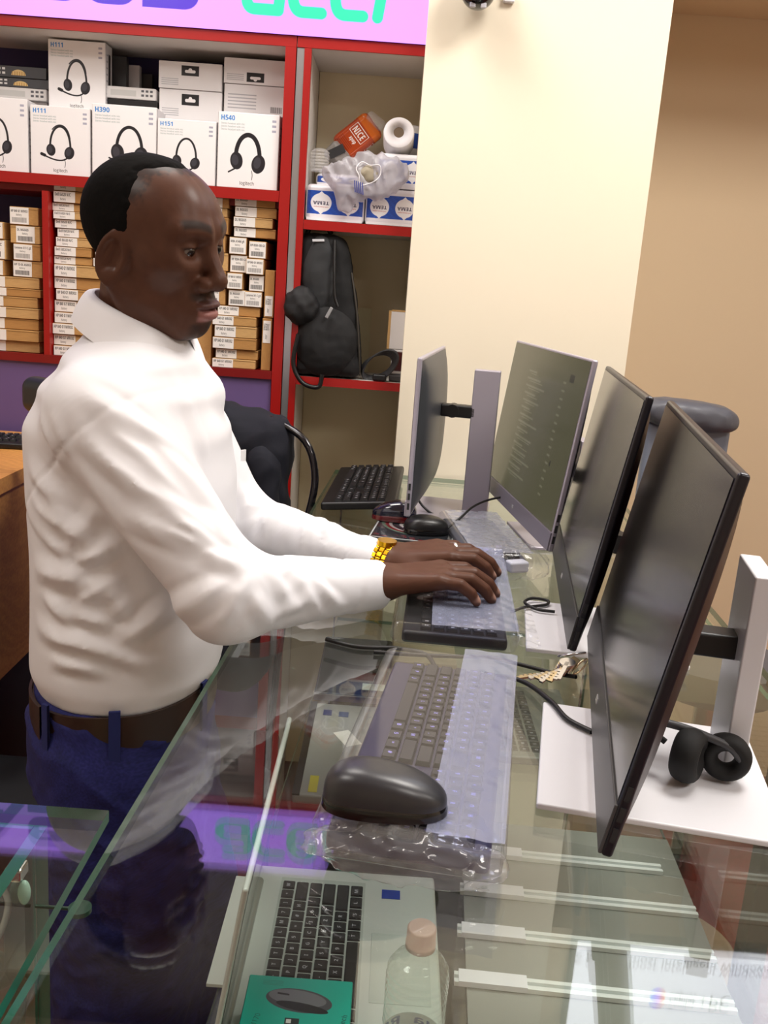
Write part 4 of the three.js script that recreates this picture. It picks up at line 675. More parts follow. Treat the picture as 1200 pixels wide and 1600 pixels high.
// ---------------------------------------------------------------- inside the showcase
const SH = 0.6905;
const lapSilver = M(0xd3dad6, 0.35, { metalness: 0.15 });
{
  const t = thing('open_laptop', 'silver laptop with black keys standing open inside the showcase', 'laptop', [-0.014, SH, -0.935], faceMan(0));
  const L = 0.36, W = 0.238, h = 0.014;                                          // local x = -z world, +z = away from the hinge... hinge lies on -z
  t.rotation.y = Math.PI / 2;                                                   // user side is +X, hinge at -X
  part(t, 'deck', RB(L, h, W, 0.004, 2), lapSilver, [0, h / 2, 0]);
  part(t, 'key_well', B(L - 0.05, 0.0006, 0.112), M(0xb9c2bd, 0.5), [0, h + 0.0002, -0.03]);
  for (const [g, x, z] of keyList(LAP, -L / 2 + 0.032, -0.084, (L - 0.064) / 15.05, 0.018, 0.0022, 0.0022)) part(t, 'key', g, lapKeyMat, [x, h + 0.0004, z]);
  part(t, 'touchpad', RB(0.115, 0.0008, 0.07, 0.0003, 1), M(0xc3ccc7, 0.25), [0, h + 0.0003, 0.072]);
  part(t, 'sticker', B(0.018, 0.0006, 0.024), M(0x1d3fa8, 0.3), [0.135, h + 0.0004, 0.06], [0, 0, 0], 'small blue sticker');
  part(t, 'hinge', moved(cyl(0.006, 0.006, L * 0.8, 16), 0, 0, 0, 0, 0, Math.PI / 2), M(0x9aa09d, 0.3, { metalness: 0.6 }), [0, h, -W / 2 + 0.004]);
  const lid = part(t, 'lid', (() => { const g = RB(L, 0.222, 0.006, 0.003, 2); g.translate(0, 0.111, -0.003); return g; })(), lapSilver, [0, h + 0.002, -W / 2 + 0.002], [0.14, 0, 0], 'thin silver lid seen edge on');
  part(lid, 'screen', new THREE.PlaneGeometry(L - 0.02, 0.19), blackGl, [0, 0.115, 0.0006]);
}
{
  const t = thing('product_box', 'turquoise mouse carton lying on the laptop keys inside the showcase', 'box', [-0.052, SH + 0.0175, -0.805], 0.0);
  const tex = canvasTex(300, 256, (c, w, h) => {
    c.fillStyle = '#12c9b4'; c.fillRect(0, 0, w, h); c.fillStyle = '#0c6f66'; c.font = '20px sans-serif'; c.save(); c.translate(40, 190); c.rotate(-1.35); c.fillText('M170', 0, 0); c.restore(); c.save(); c.translate(276, 200); c.rotate(-1.35); c.font = 'bold 20px sans-serif'; c.fillText('logitech', 0, 0); c.restore();
    c.fillStyle = '#0fa594'; for (let i = 0; i < 4; i++) c.fillRect(40, 16 + i * 5, 60, 2);
    c.save(); c.translate(152, 84); c.rotate(0.12); c.fillStyle = '#54555c'; c.beginPath(); c.ellipse(0, 0, 96, 42, 0, 0, 7); c.fill(); c.fillStyle = '#83848c'; c.beginPath(); c.ellipse(-6, -8, 84, 29, 0, 0, 7); c.fill(); c.fillStyle = '#1a1a1e'; c.beginPath(); c.ellipse(14, 22, 76, 15, 0.05, 0, 7); c.fill(); c.fillRect(-66, -18, 34, 6); c.restore();
    c.fillStyle = '#2a3a3a'; c.fillRect(120, 148, 40, 22); c.fillStyle = '#fff'; c.fillRect(124, 152, 14, 14);
  });
  part(t, 'carton', RB(0.112, 0.042, 0.1, 0.0015, 1), M(0x10b3a0, 0.4), [0, 0.021, 0]);
  part(t, 'top_print', new THREE.PlaneGeometry(0.11, 0.098), M(0xffffff, 0.3, { map: tex }), [0, 0.0423, 0], [-Math.PI / 2, 0, 0]);
}
{
  const t = thing('water_bottle', 'clear ribbed water bottle with a pale pink cap inside the showcase', 'bottle', [0.068, SH + 0.0155, -0.80]);
  const pr_ = []; for (let i = 0; i <= 60; i++) { const y = 0.004 + i / 60 * 0.128; pr_.push(new THREE.Vector2(0.031 + (y > 0.05 ? 0.0011 * Math.sin(i * 1.5) : 0) - (y > 0.108 ? Math.pow((y - 0.108) / 0.024, 2) * 0.018 : 0), y)); }
  pr_.unshift(new THREE.Vector2(0.027, 0)); pr_.unshift(new THREE.Vector2(0.0, 0)); pr_.push(new THREE.Vector2(0.0125, 0.137));
  part(t, 'shell', new THREE.LatheGeometry(pr_, 40), M(0xf2f7f4, 0.06, { transmission: 0.93, thickness: 0, ior: 1.5 }));
  const c = part(t, 'cap', new THREE.LatheGeometry([[0, 0.161], [0.0125, 0.161], [0.0145, 0.159], [0.0148, 0.145], [0.0152, 0.144], [0.0152, 0.138], [0.0, 0.138]].map((p) => new THREE.Vector2(...p)), 32), M(0xeccdc0, 0.45), [0, 0, 0], [0, 0, 0], 'pale pink screw cap');
  const lt = canvasTex(256, 64, (x, w, h) => { x.fillStyle = '#e9eaf0'; x.fillRect(0, 0, w, h); x.fillStyle = '#c2203a'; x.fillRect(0, 34, w, 30); x.fillStyle = '#2a3f9a'; x.font = 'bold 30px sans-serif'; x.fillText('RS  aqua  RS', 4, 28); });
  part(t, 'paper_band', new THREE.CylinderGeometry(0.0322, 0.0322, 0.03, 36, 1, true), M(0xffffff, 0.4, { map: lt }), [0, 0.016, 0]);
}
{
  const t = thing('grey_laptop', 'grey laptop with square stickers lying under the counter glass', 'laptop', [-0.005, SH, -1.46], Math.PI / 2);
  const g = M(0x9c9e98, 0.4, { metalness: 0.15 });
  part(t, 'deck', RB(0.33, 0.016, 0.21, 0.004, 2), g, [0, 0.008, 0]);
  part(t, 'black_edge', B(0.33, 0.003, 0.012), blackPl, [0, 0.016, -0.1]);
  part(t, 'sticker', B(0.022, 0.0006, 0.016), M(0x39406a, 0.3), [0.125, 0.0163, -0.072], [0, 0, 0], 'dark blue sticker'); part(t, 'sticker', B(0.02, 0.0006, 0.018), M(0x3c4f78, 0.3), [0.122, 0.0163, -0.042], [0, 0, 0], 'blue square sticker');
  part(t, 'paper_tag', B(0.055, 0.0006, 0.03), M(0xe9e7de, 0.6), [0.03, 0.0163, -0.03], [0, 0.5, 0], 'white paper tag'); part(t, 'yellow_tag', B(0.05, 0.0006, 0.014), M(0xc9c02c, 0.5), [-0.13, 0.0163, -0.075], [0, 0, 0], 'yellow sticker');
  part(t, 'touchpad', RB(0.1, 0.0008, 0.06, 0.0003, 1), M(0x8b8d88, 0.25), [0, 0.0164, 0.05]);
}
{
  const t = thing('black_laptop', 'black laptop keyboard under the near end of the bagged keyboard', 'laptop', [0.035, SH, -1.205], Math.PI / 2);
  part(t, 'deck', RB(0.145, 0.018, 0.2, 0.004, 2), blackPl, [0, 0.009, 0]);
  part(t, 'keys', merge(Array.from({ length: 32 }, (_, i) => keyGeo(0.014, 0.018, 0.002, (i * 5) % 50).clone().translate(-0.055 + (i % 8) * 0.0158, 0.0178, -0.075 + Math.floor(i / 8) * 0.045))), lapKeyMat);
}
{
  const t = thing('dark_laptop', 'dark laptop with blue sheen far inside the showcase', 'laptop', [-0.035, SH, -1.82], Math.PI / 2);
  part(t, 'deck', RB(0.3, 0.016, 0.15, 0.004, 2), M(0x14202c, 0.25), [0, 0.008, 0]); part(t, 'front_edge', B(0.006, 0.012, 0.15), alu, [-0.152, 0.008, 0]); part(t, 'card', B(0.03, 0.001, 0.045), M(0xcfe0d8, 0.5), [-0.11, 0.0168, 0.04]);
  const b = thing('beige_carton', 'beige carton inside the showcase behind the sleeve', 'box', [0.105, SH, -1.87]);
  part(b, 'carton', RB(0.13, 0.06, 0.24, 0.002, 1), M(0xcfc3a2, 0.6), [0, 0.03, 0]); part(b, 'lid_seam', B(0.131, 0.001, 0.241), M(0x8f845f, 0.7), [0, 0.048, 0]); part(b, 'black_print', B(0.012, 0.0006, 0.012), blackPl, [-0.03, 0.0603, 0.06]);
  const k = thing('grey_key_laptop', 'laptop with dark square keys inside the showcase below the keys', 'laptop', [0.29, SH, -1.62], Math.PI / 2);
  part(k, 'deck', RB(0.3, 0.016, 0.19, 0.004, 2), M(0x6a6d68, 0.4), [0, 0.008, 0]);
  for (let i = 0; i < 48; i++) part(k, 'key', keyGeo(0.018, 0.018, 0.002, (i * 3) % 50), lapKeyMat, [-0.122 + (i % 12) * 0.0215, 0.0158, -0.055 + Math.floor(i / 12) * 0.0215]);
  const w = thing('white_sheet', 'white paper slip standing beside the open laptop lid', 'paper', [-0.148, SH, -1.0]); part(w, 'sheet', B(0.03, 0.004, 0.2), M(0xe3ebe4, 0.6), [0, 0.002, 0]);
  const wp = thing('wood_offcut', 'pale wooden offcut on the showcase floor near the man knee', 'board', [-0.06, 0.1205, -0.82], 0.2); part(wp, 'board', RB(0.06, 0.012, 0.3, 0.002, 1), M(0xd9b98c, 0.6), [0, 0.006, 0]); part(wp, 'cut_end', B(0.058, 0.011, 0.001), M(0xc09a66, 0.7), [0, 0.006, 0.1505]);
}
// ---------------------------------------------------------------- the man behind the counter
const man = thing('person', 'man in a white long sleeved shirt and navy trousers typing at the counter', 'person', [-0.33, 0, -1.22]);
{
  const D = Math.PI / 180;
  // --- joints (metres)
  const J = {
    pelvis: [-0.345, 0.9, -1.23], waist: [-0.347, 0.98, -1.235], chest: [-0.342, 1.2, -1.245], neckB: [-0.345, 1.34, -1.24], neckT: [-0.335, 1.46, -1.23],
    shR: [-0.345, 1.305, -1.10], elR: [-0.178, 1.112, -1.045], wrR: [-0.004, 1.092, -1.185],
    shL: [-0.335, 1.30, -1.395], elL: [-0.228, 1.108, -1.42], wrL: [0.006, 1.093, -1.288],
    hipR: [-0.335, 0.82, -1.145], knR: [-0.335, 0.46, -1.13], anR: [-0.375, 0.08, -1.12],
    hipL: [-0.335, 0.82, -1.31], knL: [-0.252, 0.46, -1.32], anL: [-0.235, 0.08, -1.33],
  };
  // --- head frame: x forward, y up, z to his right
  const az = 68 * D, pit = -7 * D, rol = 7 * D, S = 0.90;
  const fw = V(Math.sin(az) * Math.cos(pit), Math.sin(pit), Math.cos(az) * Math.cos(pit)), up0 = V(0, 1, 0);
  const rt0 = fw.clone().cross(up0).normalize(), upv0 = rt0.clone().cross(fw).normalize();
  const rt = rt0.clone().multiplyScalar(Math.cos(rol)).addScaledVector(upv0, -Math.sin(rol)), upv = rt.clone().cross(fw).normalize();
  const hc = V(-0.313, 1.506, -1.212);
  const toL = (x, y, z) => { const a = x - hc.x, b = y - hc.y, c = z - hc.z; return [(a * fw.x + b * fw.y + c * fw.z) / S, (a * upv.x + b * upv.y + c * upv.z) / S, (a * rt.x + b * rt.y + c * rt.z) / S]; };
  const toW = (x, y, z) => [hc.x + (fw.x * x + upv.x * y + rt.x * z) * S, hc.y + (fw.y * x + upv.y * y + rt.y * z) * S, hc.z + (fw.z * x + upv.z * y + rt.z * z) * S];
  const EY = [0.0725, 0.0155, 0.032], ER = 0.0138;
  const skull = (x, y, z) => {
    const az_ = Math.abs(z);
    let d = ell(x, y, z, -0.014, 0.04, 0, 0.096, 0.082, 0.073);
    d = smin(d, ell(x, y, az_, 0.03, 0.034, 0.012, 0.063, 0.066, 0.05), 0.03);
    d = smin(d, ell(x, y, z, 0.028, -0.035, 0, 0.055, 0.074, 0.054), 0.03);
    return d;
  };
  const face = (x, y, z) => {
    const az_ = Math.abs(z);
    let d = skull(x, y, z);
    d = smin(d, cap(x, y, az_, [-0.006, -0.045, 0.053], [0.06, -0.096, 0.018], 0.016, 0.015), 0.03);
    d = smin(d, ell(x, y, z, 0.066, -0.094, 0, 0.022, 0.018, 0.024), 0.018);
    d = smin(d, ell(x, y, az_, 0.05, -0.002, 0.04, 0.027, 0.02, 0.019), 0.035);               // cheekbone
    d = smin(d, cap(x, y, az_, [0.0875, 0.037, 0.012], [0.071, 0.041, 0.047], 0.0105, 0.009), 0.016);   // brow
    d = smax(d, -ell(x, y, az_, 0.103, 0.0135, 0.034, 0.026, 0.015, 0.0215), 0.014);           // eye socket
    d = smin(d, ell(x, y, z, 0.074, -0.064, 0, 0.024, 0.028, 0.032), 0.02);                    // muzzle
    // nose
    d = smin(d, cap(x, y, z, [0.083, 0.03, 0], [0.106, -0.022, 0], 0.0078, 0.012), 0.012);
    d = smin(d, ell(x, y, z, 0.1055, -0.027, 0, 0.0135, 0.0125, 0.0145), 0.008);
    d = smin(d, ell(x, y, az_, 0.0945, -0.0315, 0.0165, 0.0135, 0.0105, 0.0095), 0.007);
    d = smax(d, -ell(x, y, az_, 0.101, -0.0425, 0.0095, 0.006, 0.004, 0.005), 0.004);
    // lids
    const lx = x - EY[0], ly = y - EY[1], lz = az_ - EY[2];
    let lid = Math.sqrt(lx * lx + ly * ly + lz * lz) - (ER + 0.0022);
    lid = smax(lid, -ell(x, y, az_, EY[0] + 0.0125, EY[1] - 0.0032, EY[2] + 0.0005, 0.012, 0.0036, 0.0148), 0.002);
    d = smin(d, lid, 0.004);
    // lips
    d = smin(d, ell(x, y, az_, 0.0935, -0.060, 0.006, 0.0115, 0.0062, 0.0185), 0.004);
    d = smin(d, ell(x, y, z, 0.094, -0.0735, 0, 0.0115, 0.0082, 0.0205), 0.004);
    d = smax(d, -ell(x, y, z, 0.105, -0.0665, 0, 0.012, 0.0012, 0.026), 0.003);
    // ears
    const ex = x + 0.012, ey = y + 0.008, ez = az_ - 0.076 + ex * 0.35;
    const c20 = Math.cos(0.25), s20 = Math.sin(0.25), qx = ex * c20 - ey * s20, qy = ex * s20 + ey * c20;
    const rr_ = Math.sqrt((qx / 0.0165) ** 2 + (qy / 0.030) ** 2), ring = Math.sqrt(((rr_ - 1) * 0.018) ** 2 + ez * ez) - 0.0042;
    let ear = smin(ring, Math.max((rr_ - 1) * 0.017, Math.abs(ez + 0.005) - 0.0035), 0.006);
    ear = smin(ear, ell(qx, qy, ez, 0.003, -0.026, -0.001, 0.0085, 0.0105, 0.005), 0.006);
    ear = smin(ear, ell(qx, qy, ez, 0.016, -0.004, -0.003, 0.005, 0.008, 0.004), 0.004);
    ear = smin(ear, cap(qx, qy, ez, [-0.004, 0.014, -0.002], [-0.008, -0.012, -0.002], 0.003, 0.003), 0.004);
    d = smin(d, ear, 0.006);
    return d;
  };
  const nk = (x, y, z) => cap(x, y, z, J.neckT, J.neckB, 0.050, 0.056);
  const headW = (x, y, z) => {
    const l = toL(x, y, z); let d = face(l[0], l[1], l[2]) * S;
    d = smin(d, nk(x, y, z), 0.025);
    const a = toW(-0.01, -0.05, 0.058), b = [J.neckB[0] + 0.045, J.neckB[1] + 0.01, J.neckB[2] + 0.02];
    d = smin(d, cap(x, y, z, a, b, 0.011, 0.012), 0.02);                                        // neck muscle
    return d;
  };
  // --- hands
  const hand = (W, E, dir, curl, sideSign, scale, spread) => {
    const yaw = dir, c = Math.cos(yaw), s = Math.sin(yaw);
    const P = (x, y, z) => [W[0] + (x * c + z * sideSign * s) * scale, W[1] + y * scale, W[2] + (-x * s + z * sideSign * c) * scale];
    const segs = [];
    const k = [[-0.031, 0.086, 0.072], [-0.0105, 0.092, 0.08], [0.0105, 0.088, 0.075], [0.0295, 0.079, 0.06]];  // lateral, knuckle x, length (index ... little)
    const add = (a, b, ra, rb) => segs.push([P(...a), P(...b), ra * scale, rb * scale]);
    k.forEach(([z, kx, L], i) => {
      add([0.008, 0.004, z * 0.55], [kx, 0.017, z], 0.0155, i === 3 ? 0.0108 : 0.0118);
      const sp = z * spread, r = [0.0095, 0.0098, 0.0093, 0.0083][i];
      const a = [kx, 0.017, z], b = [kx + L * 0.46 * Math.cos(curl[i]), 0.017 + L * 0.46 * Math.sin(curl[i]), z + sp * 0.5], q = curl[i] - 0.55, e = [b[0] + L * 0.3 * Math.cos(q), b[1] + L * 0.3 * Math.sin(q), z + sp * 0.85], q2 = q - 0.35, f = [e[0] + L * 0.22 * Math.cos(q2), e[1] + L * 0.22 * Math.sin(q2), z + sp];
      add(a, b, r * 1.08, r); add(b, e, r * 1.0, r * 0.9); add(e, f, r * 0.9, r * 0.74);
      segs[segs.length - 1].tip = f; segs[segs.length - 1].q = q2;
    });
    add([0.012, -0.002, -0.022], [0.045, -0.004, -0.046], 0.015, 0.0115); add([0.045, -0.004, -0.046], [0.072, -0.008, -0.052], 0.011, 0.0095); add([0.072, -0.008, -0.052], [0.094, -0.014, -0.05], 0.0092, 0.0075);
    segs.push([W.map((v, i) => v + (E[i] - v) * 0.25), P(0.01, 0.002, 0), 0.022 * scale, 0.024 * scale]);
    const fn = (x, y, z) => {
      let palm = 1, fing = 1;
      for (let i = 0; i < segs.length; i++) {
        const g = segs[i]; const d = cap(x, y, z, g[0], g[1], g[2], g[3]);
        const isPalm = i % 4 === 0 || i === 19;
        if (isPalm) palm = smin(palm, d, 0.014); else fing = Math.min(fing, d);
      }
      // keep each finger separate: small blend only with the palm
      return smin(palm, fing, 0.005);
    };
    return { fn, segs, P };
  };
  const HR = hand([J.wrR[0], J.wrR[1] + 0.002, J.wrR[2]], J.elR, 0.04, [0.02, 0.02, 0.0, -0.04], 1, 1.02, 0.22);
  const HL = hand([J.wrL[0], J.wrL[1] + 0.002, J.wrL[2]], J.elL, 0.14, [0.02, 0.04, 0.04, 0.04], -1, 1.02, 0.2);
  const bodyF = (x, y, z) => {                                                                   // what the clothes cover
    let d = cap(x, y, z, J.shR, J.elR, 0.038, 0.03); d = smin(d, cap(x, y, z, J.elR, J.wrR, 0.03, 0.02), 0.02);
    d = smin(d, cap(x, y, z, J.shL, J.elL, 0.038, 0.03), 0.02); d = smin(d, cap(x, y, z, J.elL, J.wrL, 0.03, 0.02), 0.02);
    d = smin(d, cap(x, y, z, J.shR, J.shL, 0.04, 0.04), 0.02); d = smin(d, cap(x, y, z, J.neckT, J.chest, 0.045, 0.08), 0.03); d = smin(d, cap(x, y, z, J.chest, J.pelvis, 0.085, 0.085), 0.03);
    for (const k of ['R', 'L']) { d = smin(d, cap(x, y, z, J['hip' + k], J['kn' + k], 0.055, 0.042), 0.03); d = smin(d, cap(x, y, z, J['kn' + k], J['an' + k], 0.042, 0.032), 0.02); }
    return d;
  };
  const skin = [0.088, 0.036, 0.021];
  const colour = (g, fn) => { const p = g.attributes.position, c = new Float32Array(p.count * 3); for (let i = 0; i < p.count; i++) { const q = fn(p.getX(i), p.getY(i), p.getZ(i)); c[3 * i] = q[0]; c[3 * i + 1] = q[1]; c[3 * i + 2] = q[2]; } g.setAttribute('color', new THREE.BufferAttribute(c, 3)); return g; };
  const mixc = (a, b, t) => [0, 1, 2].map((k) => a[k] + (b[k] - a[k]) * t);
  const sst = (a, b, x) => { const t = clamp((x - a) / (b - a)); return t * t * (3 - 2 * t); };
  // hairline: a function of the head frame, > 0 where hair grows
  const hairOn = (x, y, z) => {
    const az_ = Math.abs(z);
    const mid = 0.05 - 0.9 * Math.max(0, az_ - 0.012);                                            // forelock, receding towards the temples
    const top = Math.max(mid, 0.016 - 0.12 * (y - 0.06)) - x + 0.1 * (y - 0.11);
    const side = 0.016 - x + (y < 0.01 ? (y - 0.01) * 0.9 : 0);
    const h = az_ > 0.05 ? side : smin(top, top, 0.01);
    const nape = y + 0.062 - (x > -0.03 ? (x + 0.03) * 1.2 : 0);
    return Math.min(h, nape) + 0.006 * noise.noise(x * 70, y * 70, z * 70) + 0.003 * noise.noise(x * 200, y * 200, z * 200);
  };
  const headCol = (X, Y, Z) => {
    const [x, y, z] = toL(X, Y, Z), az_ = Math.abs(z); let c = skin.slice();
    const n = fbm(x * 60, y * 60, z * 60, 3); c = c.map((v) => v * (1 + 0.22 * n));
    c = mixc(c, [0.02, 0.013, 0.011], 0.8 * sst(-0.012, 0.0, hairOn(x, y, z) + 0.012 * noise.noise(x * 160, y * 160, z * 160)) * sst(-0.03, -0.01, y) * sst(0.071, 0.067, az_));
    if (x > 0.06) {
      const lo = sst(0.0015, -0.0015, Math.abs(y + 0.0745) - 0.0085) * sst(0.0235, 0.019, az_) * sst(0.086, 0.094, x); c = mixc(c, [0.27, 0.115, 0.1], lo);
      const upL = sst(0.0015, -0.001, Math.abs(y + 0.0605) - 0.0055) * sst(0.026, 0.02, az_) * sst(0.086, 0.093, x); c = mixc(c, [0.1, 0.045, 0.038], upL);
      const mous = sst(0.003, -0.002, Math.abs(y + 0.0485) - 0.0045) * sst(0.032, 0.024, az_) * sst(0.004, 0.01, az_); c = mixc(c, [0.02, 0.013, 0.011], 0.75 * mous);
      const goat = sst(-0.083, -0.09, y) * sst(0.03, 0.018, az_); c = mixc(c, [0.018, 0.012, 0.01], 0.8 * goat * (0.75 + n));
      const brow = sst(0.004, -0.001, Math.abs(y - 0.0425 - 0.006 * Math.sin(Math.max(0, az_ - 0.012) * 60)) - 0.004) * sst(0.008, 0.014, az_) * sst(0.055, 0.048, az_); c = mixc(c, [0.018, 0.012, 0.01], 0.85 * brow);
      const lash = sst(0.0015, -0.0005, Math.abs(y - 0.0165) - 0.001) * sst(0.019, 0.014, Math.abs(az_ - 0.032)) * sst(0.07, 0.078, x); c = mixc(c, [0.012, 0.009, 0.008], 0.7 * lash);
    }
    return c;
  };
  const handCol = (H) => (X, Y, Z) => {
    const n = fbm(X * 60, Y * 60, Z * 60, 3); let c = skin.map((v, k) => v * (1.12 + 0.25 * n));
    for (const i of [3, 7, 11, 15]) { const g = H.segs[i]; const dx = X - g[1][0], dy = Y - g[1][1] - 0.0035, dz = Z - g[1][2]; const d = Math.sqrt(dx * dx * 0.6 + dy * dy + dz * dz); c = mixc(c, [0.42, 0.24, 0.18], sst(0.0075, 0.005, d)); }
    return c;
  };
  const gh = colour(surfaceNets(headW, [-0.46, 1.37, -1.35], [-0.19, 1.635, -1.09], 0.0023), headCol);
  const bb = (H) => { const lo = [9, 9, 9], hi = [-9, -9, -9]; for (const g of H.segs) for (const p of [g[0], g[1]]) for (let k = 0; k < 3; k++) { lo[k] = Math.min(lo[k], p[k] - 0.035); hi[k] = Math.max(hi[k], p[k] + 0.035); } return [lo, hi]; };
  const [l1, u1_] = bb(HR), [l2, u2_] = bb(HL);
  const gr = colour(surfaceNets(HR.fn, l1, u1_, 0.0024), handCol(HR)), gl = colour(surfaceNets(HL.fn, l2, u2_, 0.0024), handCol(HL));
  const gb = colour(surfaceNets(bodyF, [-0.5, 0.0, -1.55], [0.05, 1.42, -0.95], 0.014), () => skin);
  const mg = mergeGeometries([gh, gr, gl, gb], false);
  const skinTex = noiseTex(256, (u, v) => { const n = 128 + 60 * pn(u, v, 60) + 60 * pn(u, v, 24, 3); return [n, n, n]; }, false);
  partW(man, 'body', mg, M(0xffffff, 0.55, { vertexColors: true, bumpMap: skinTex, bumpScale: 0.0002, clearcoat: 0.16, clearcoatRoughness: 0.28, specularIntensity: 0.32 }));
  // --- hair
  const hair = (x, y, z) => { const l = toL(x, y, z); const d = skull(l[0], l[1], l[2]) + 0.0012 - 0.0042 * sst(0.0, 0.022, hairOn(l[0], l[1], l[2])) - 0.0008 * noise.noise(x * 420, y * 420, z * 420); return smax(d, -hairOn(l[0], l[1], l[2]) * 0.6, 0.006) * S; };
  partW(man, 'hair', surfaceNets(hair, [-0.46, 1.42, -1.33], [-0.22, 1.64, -1.1], 0.0023), M(0x0b0908, 0.95, { specularIntensity: 0.25 }), 'very short black hair');
  // --- eyes
  for (const s of [1, -1]) {
    const c = toW(EY[0], EY[1], EY[2] * s), e = partW(man, 'eye', new THREE.SphereGeometry(ER * S, 24, 18).translate(...c), M(0x7d7268, 0.12));
    const gz = V(...toW(0.03, -0.012, 0.004)).sub(V(...toW(0, 0, 0))).normalize(), q = new THREE.Quaternion().setFromUnitVectors(V(0, 1, 0), gz);
    const ir = part(e, 'iris', new THREE.SphereGeometry(0.0068, 20, 10, 0, 7, 0, 1.3).scale(1, 0.45, 1), M(0x1c110c, 0.1, { clearcoat: 1, clearcoatRoughness: 0.03 })); const ip = V(...c).addScaledVector(gz, ER * S - 0.0016).sub(man.position); ir.quaternion.copy(q); ir.position.copy(ip);
  }
  // --- shirt
  const prof = (y) => { // centre x, half depth, half width
    const T = [[0.80, -0.345, 0.112, 0.160], [0.918, -0.349, 0.116, 0.161], [0.955, -0.347, 0.130, 0.167], [1.02, -0.343, 0.132, 0.168], [1.1, -0.340, 0.134, 0.17], [1.2, -0.342, 0.136, 0.175], [1.27, -0.347, 0.132, 0.176], [1.32, -0.348, 0.112, 0.165], [1.36, -0.346, 0.085, 0.135], [1.4, -0.344, 0.06, 0.08], [1.46, -0.343, 0.03, 0.03]];
    let i = 0; while (i < T.length - 2 && y > T[i + 1][0]) i++; const t = clamp((y - T[i][0]) / (T[i + 1][0] - T[i][0])), q = t * t * (3 - 2 * t); return [1, 2, 3].map((k) => T[i][k] + (T[i + 1][k] - T[i][k]) * q);
  };
  const cz = -1.24, cr = Math.cos(0.1), sr = Math.sin(0.1);
  const ridge = (n) => { const r = 1 - Math.abs(n) * 2.2; return r > 0 ? r * r : 0; };
  const torso = (x, y, z) => { const [cx, a, b] = prof(y); let dx = x - cx, dz = z - cz; const rx = dx * cr - dz * sr, rz = dx * sr + dz * cr; const k = Math.pow(Math.pow(Math.abs(rx / a), 2.3) + Math.pow(Math.abs(rz / b), 2.3), 1 / 2.3); return (k - 1) * Math.min(a, b) * 0.95; };
  const sleeveF = (x, y, z, sh, el, wr, right) => {
    let d = cap(x, y, z, sh, el, 0.066, 0.053); d = smin(d, cap(x, y, z, el, wr, 0.05, 0.0315), 0.03);
    return d;
  };
  const cuffEnd = (wr, el) => { const v = V(...wr).sub(V(...el)).normalize(); return (x, y, z) => (x - wr[0]) * v.x + (y - wr[1]) * v.y + (z - wr[2]) * v.z; };
  const ceR = cuffEnd(J.wrR, J.elR), ceL = cuffEnd(J.wrL, J.elL);
  const along = (sh, el) => { const v = V(...el).sub(V(...sh)); const L2 = v.lengthSq(); return (x, y, z) => ((x - sh[0]) * v.x + (y - sh[1]) * v.y + (z - sh[2]) * v.z) / L2; };
  const upR = along(J.shR, J.elR), upL = along(J.shL, J.elL);
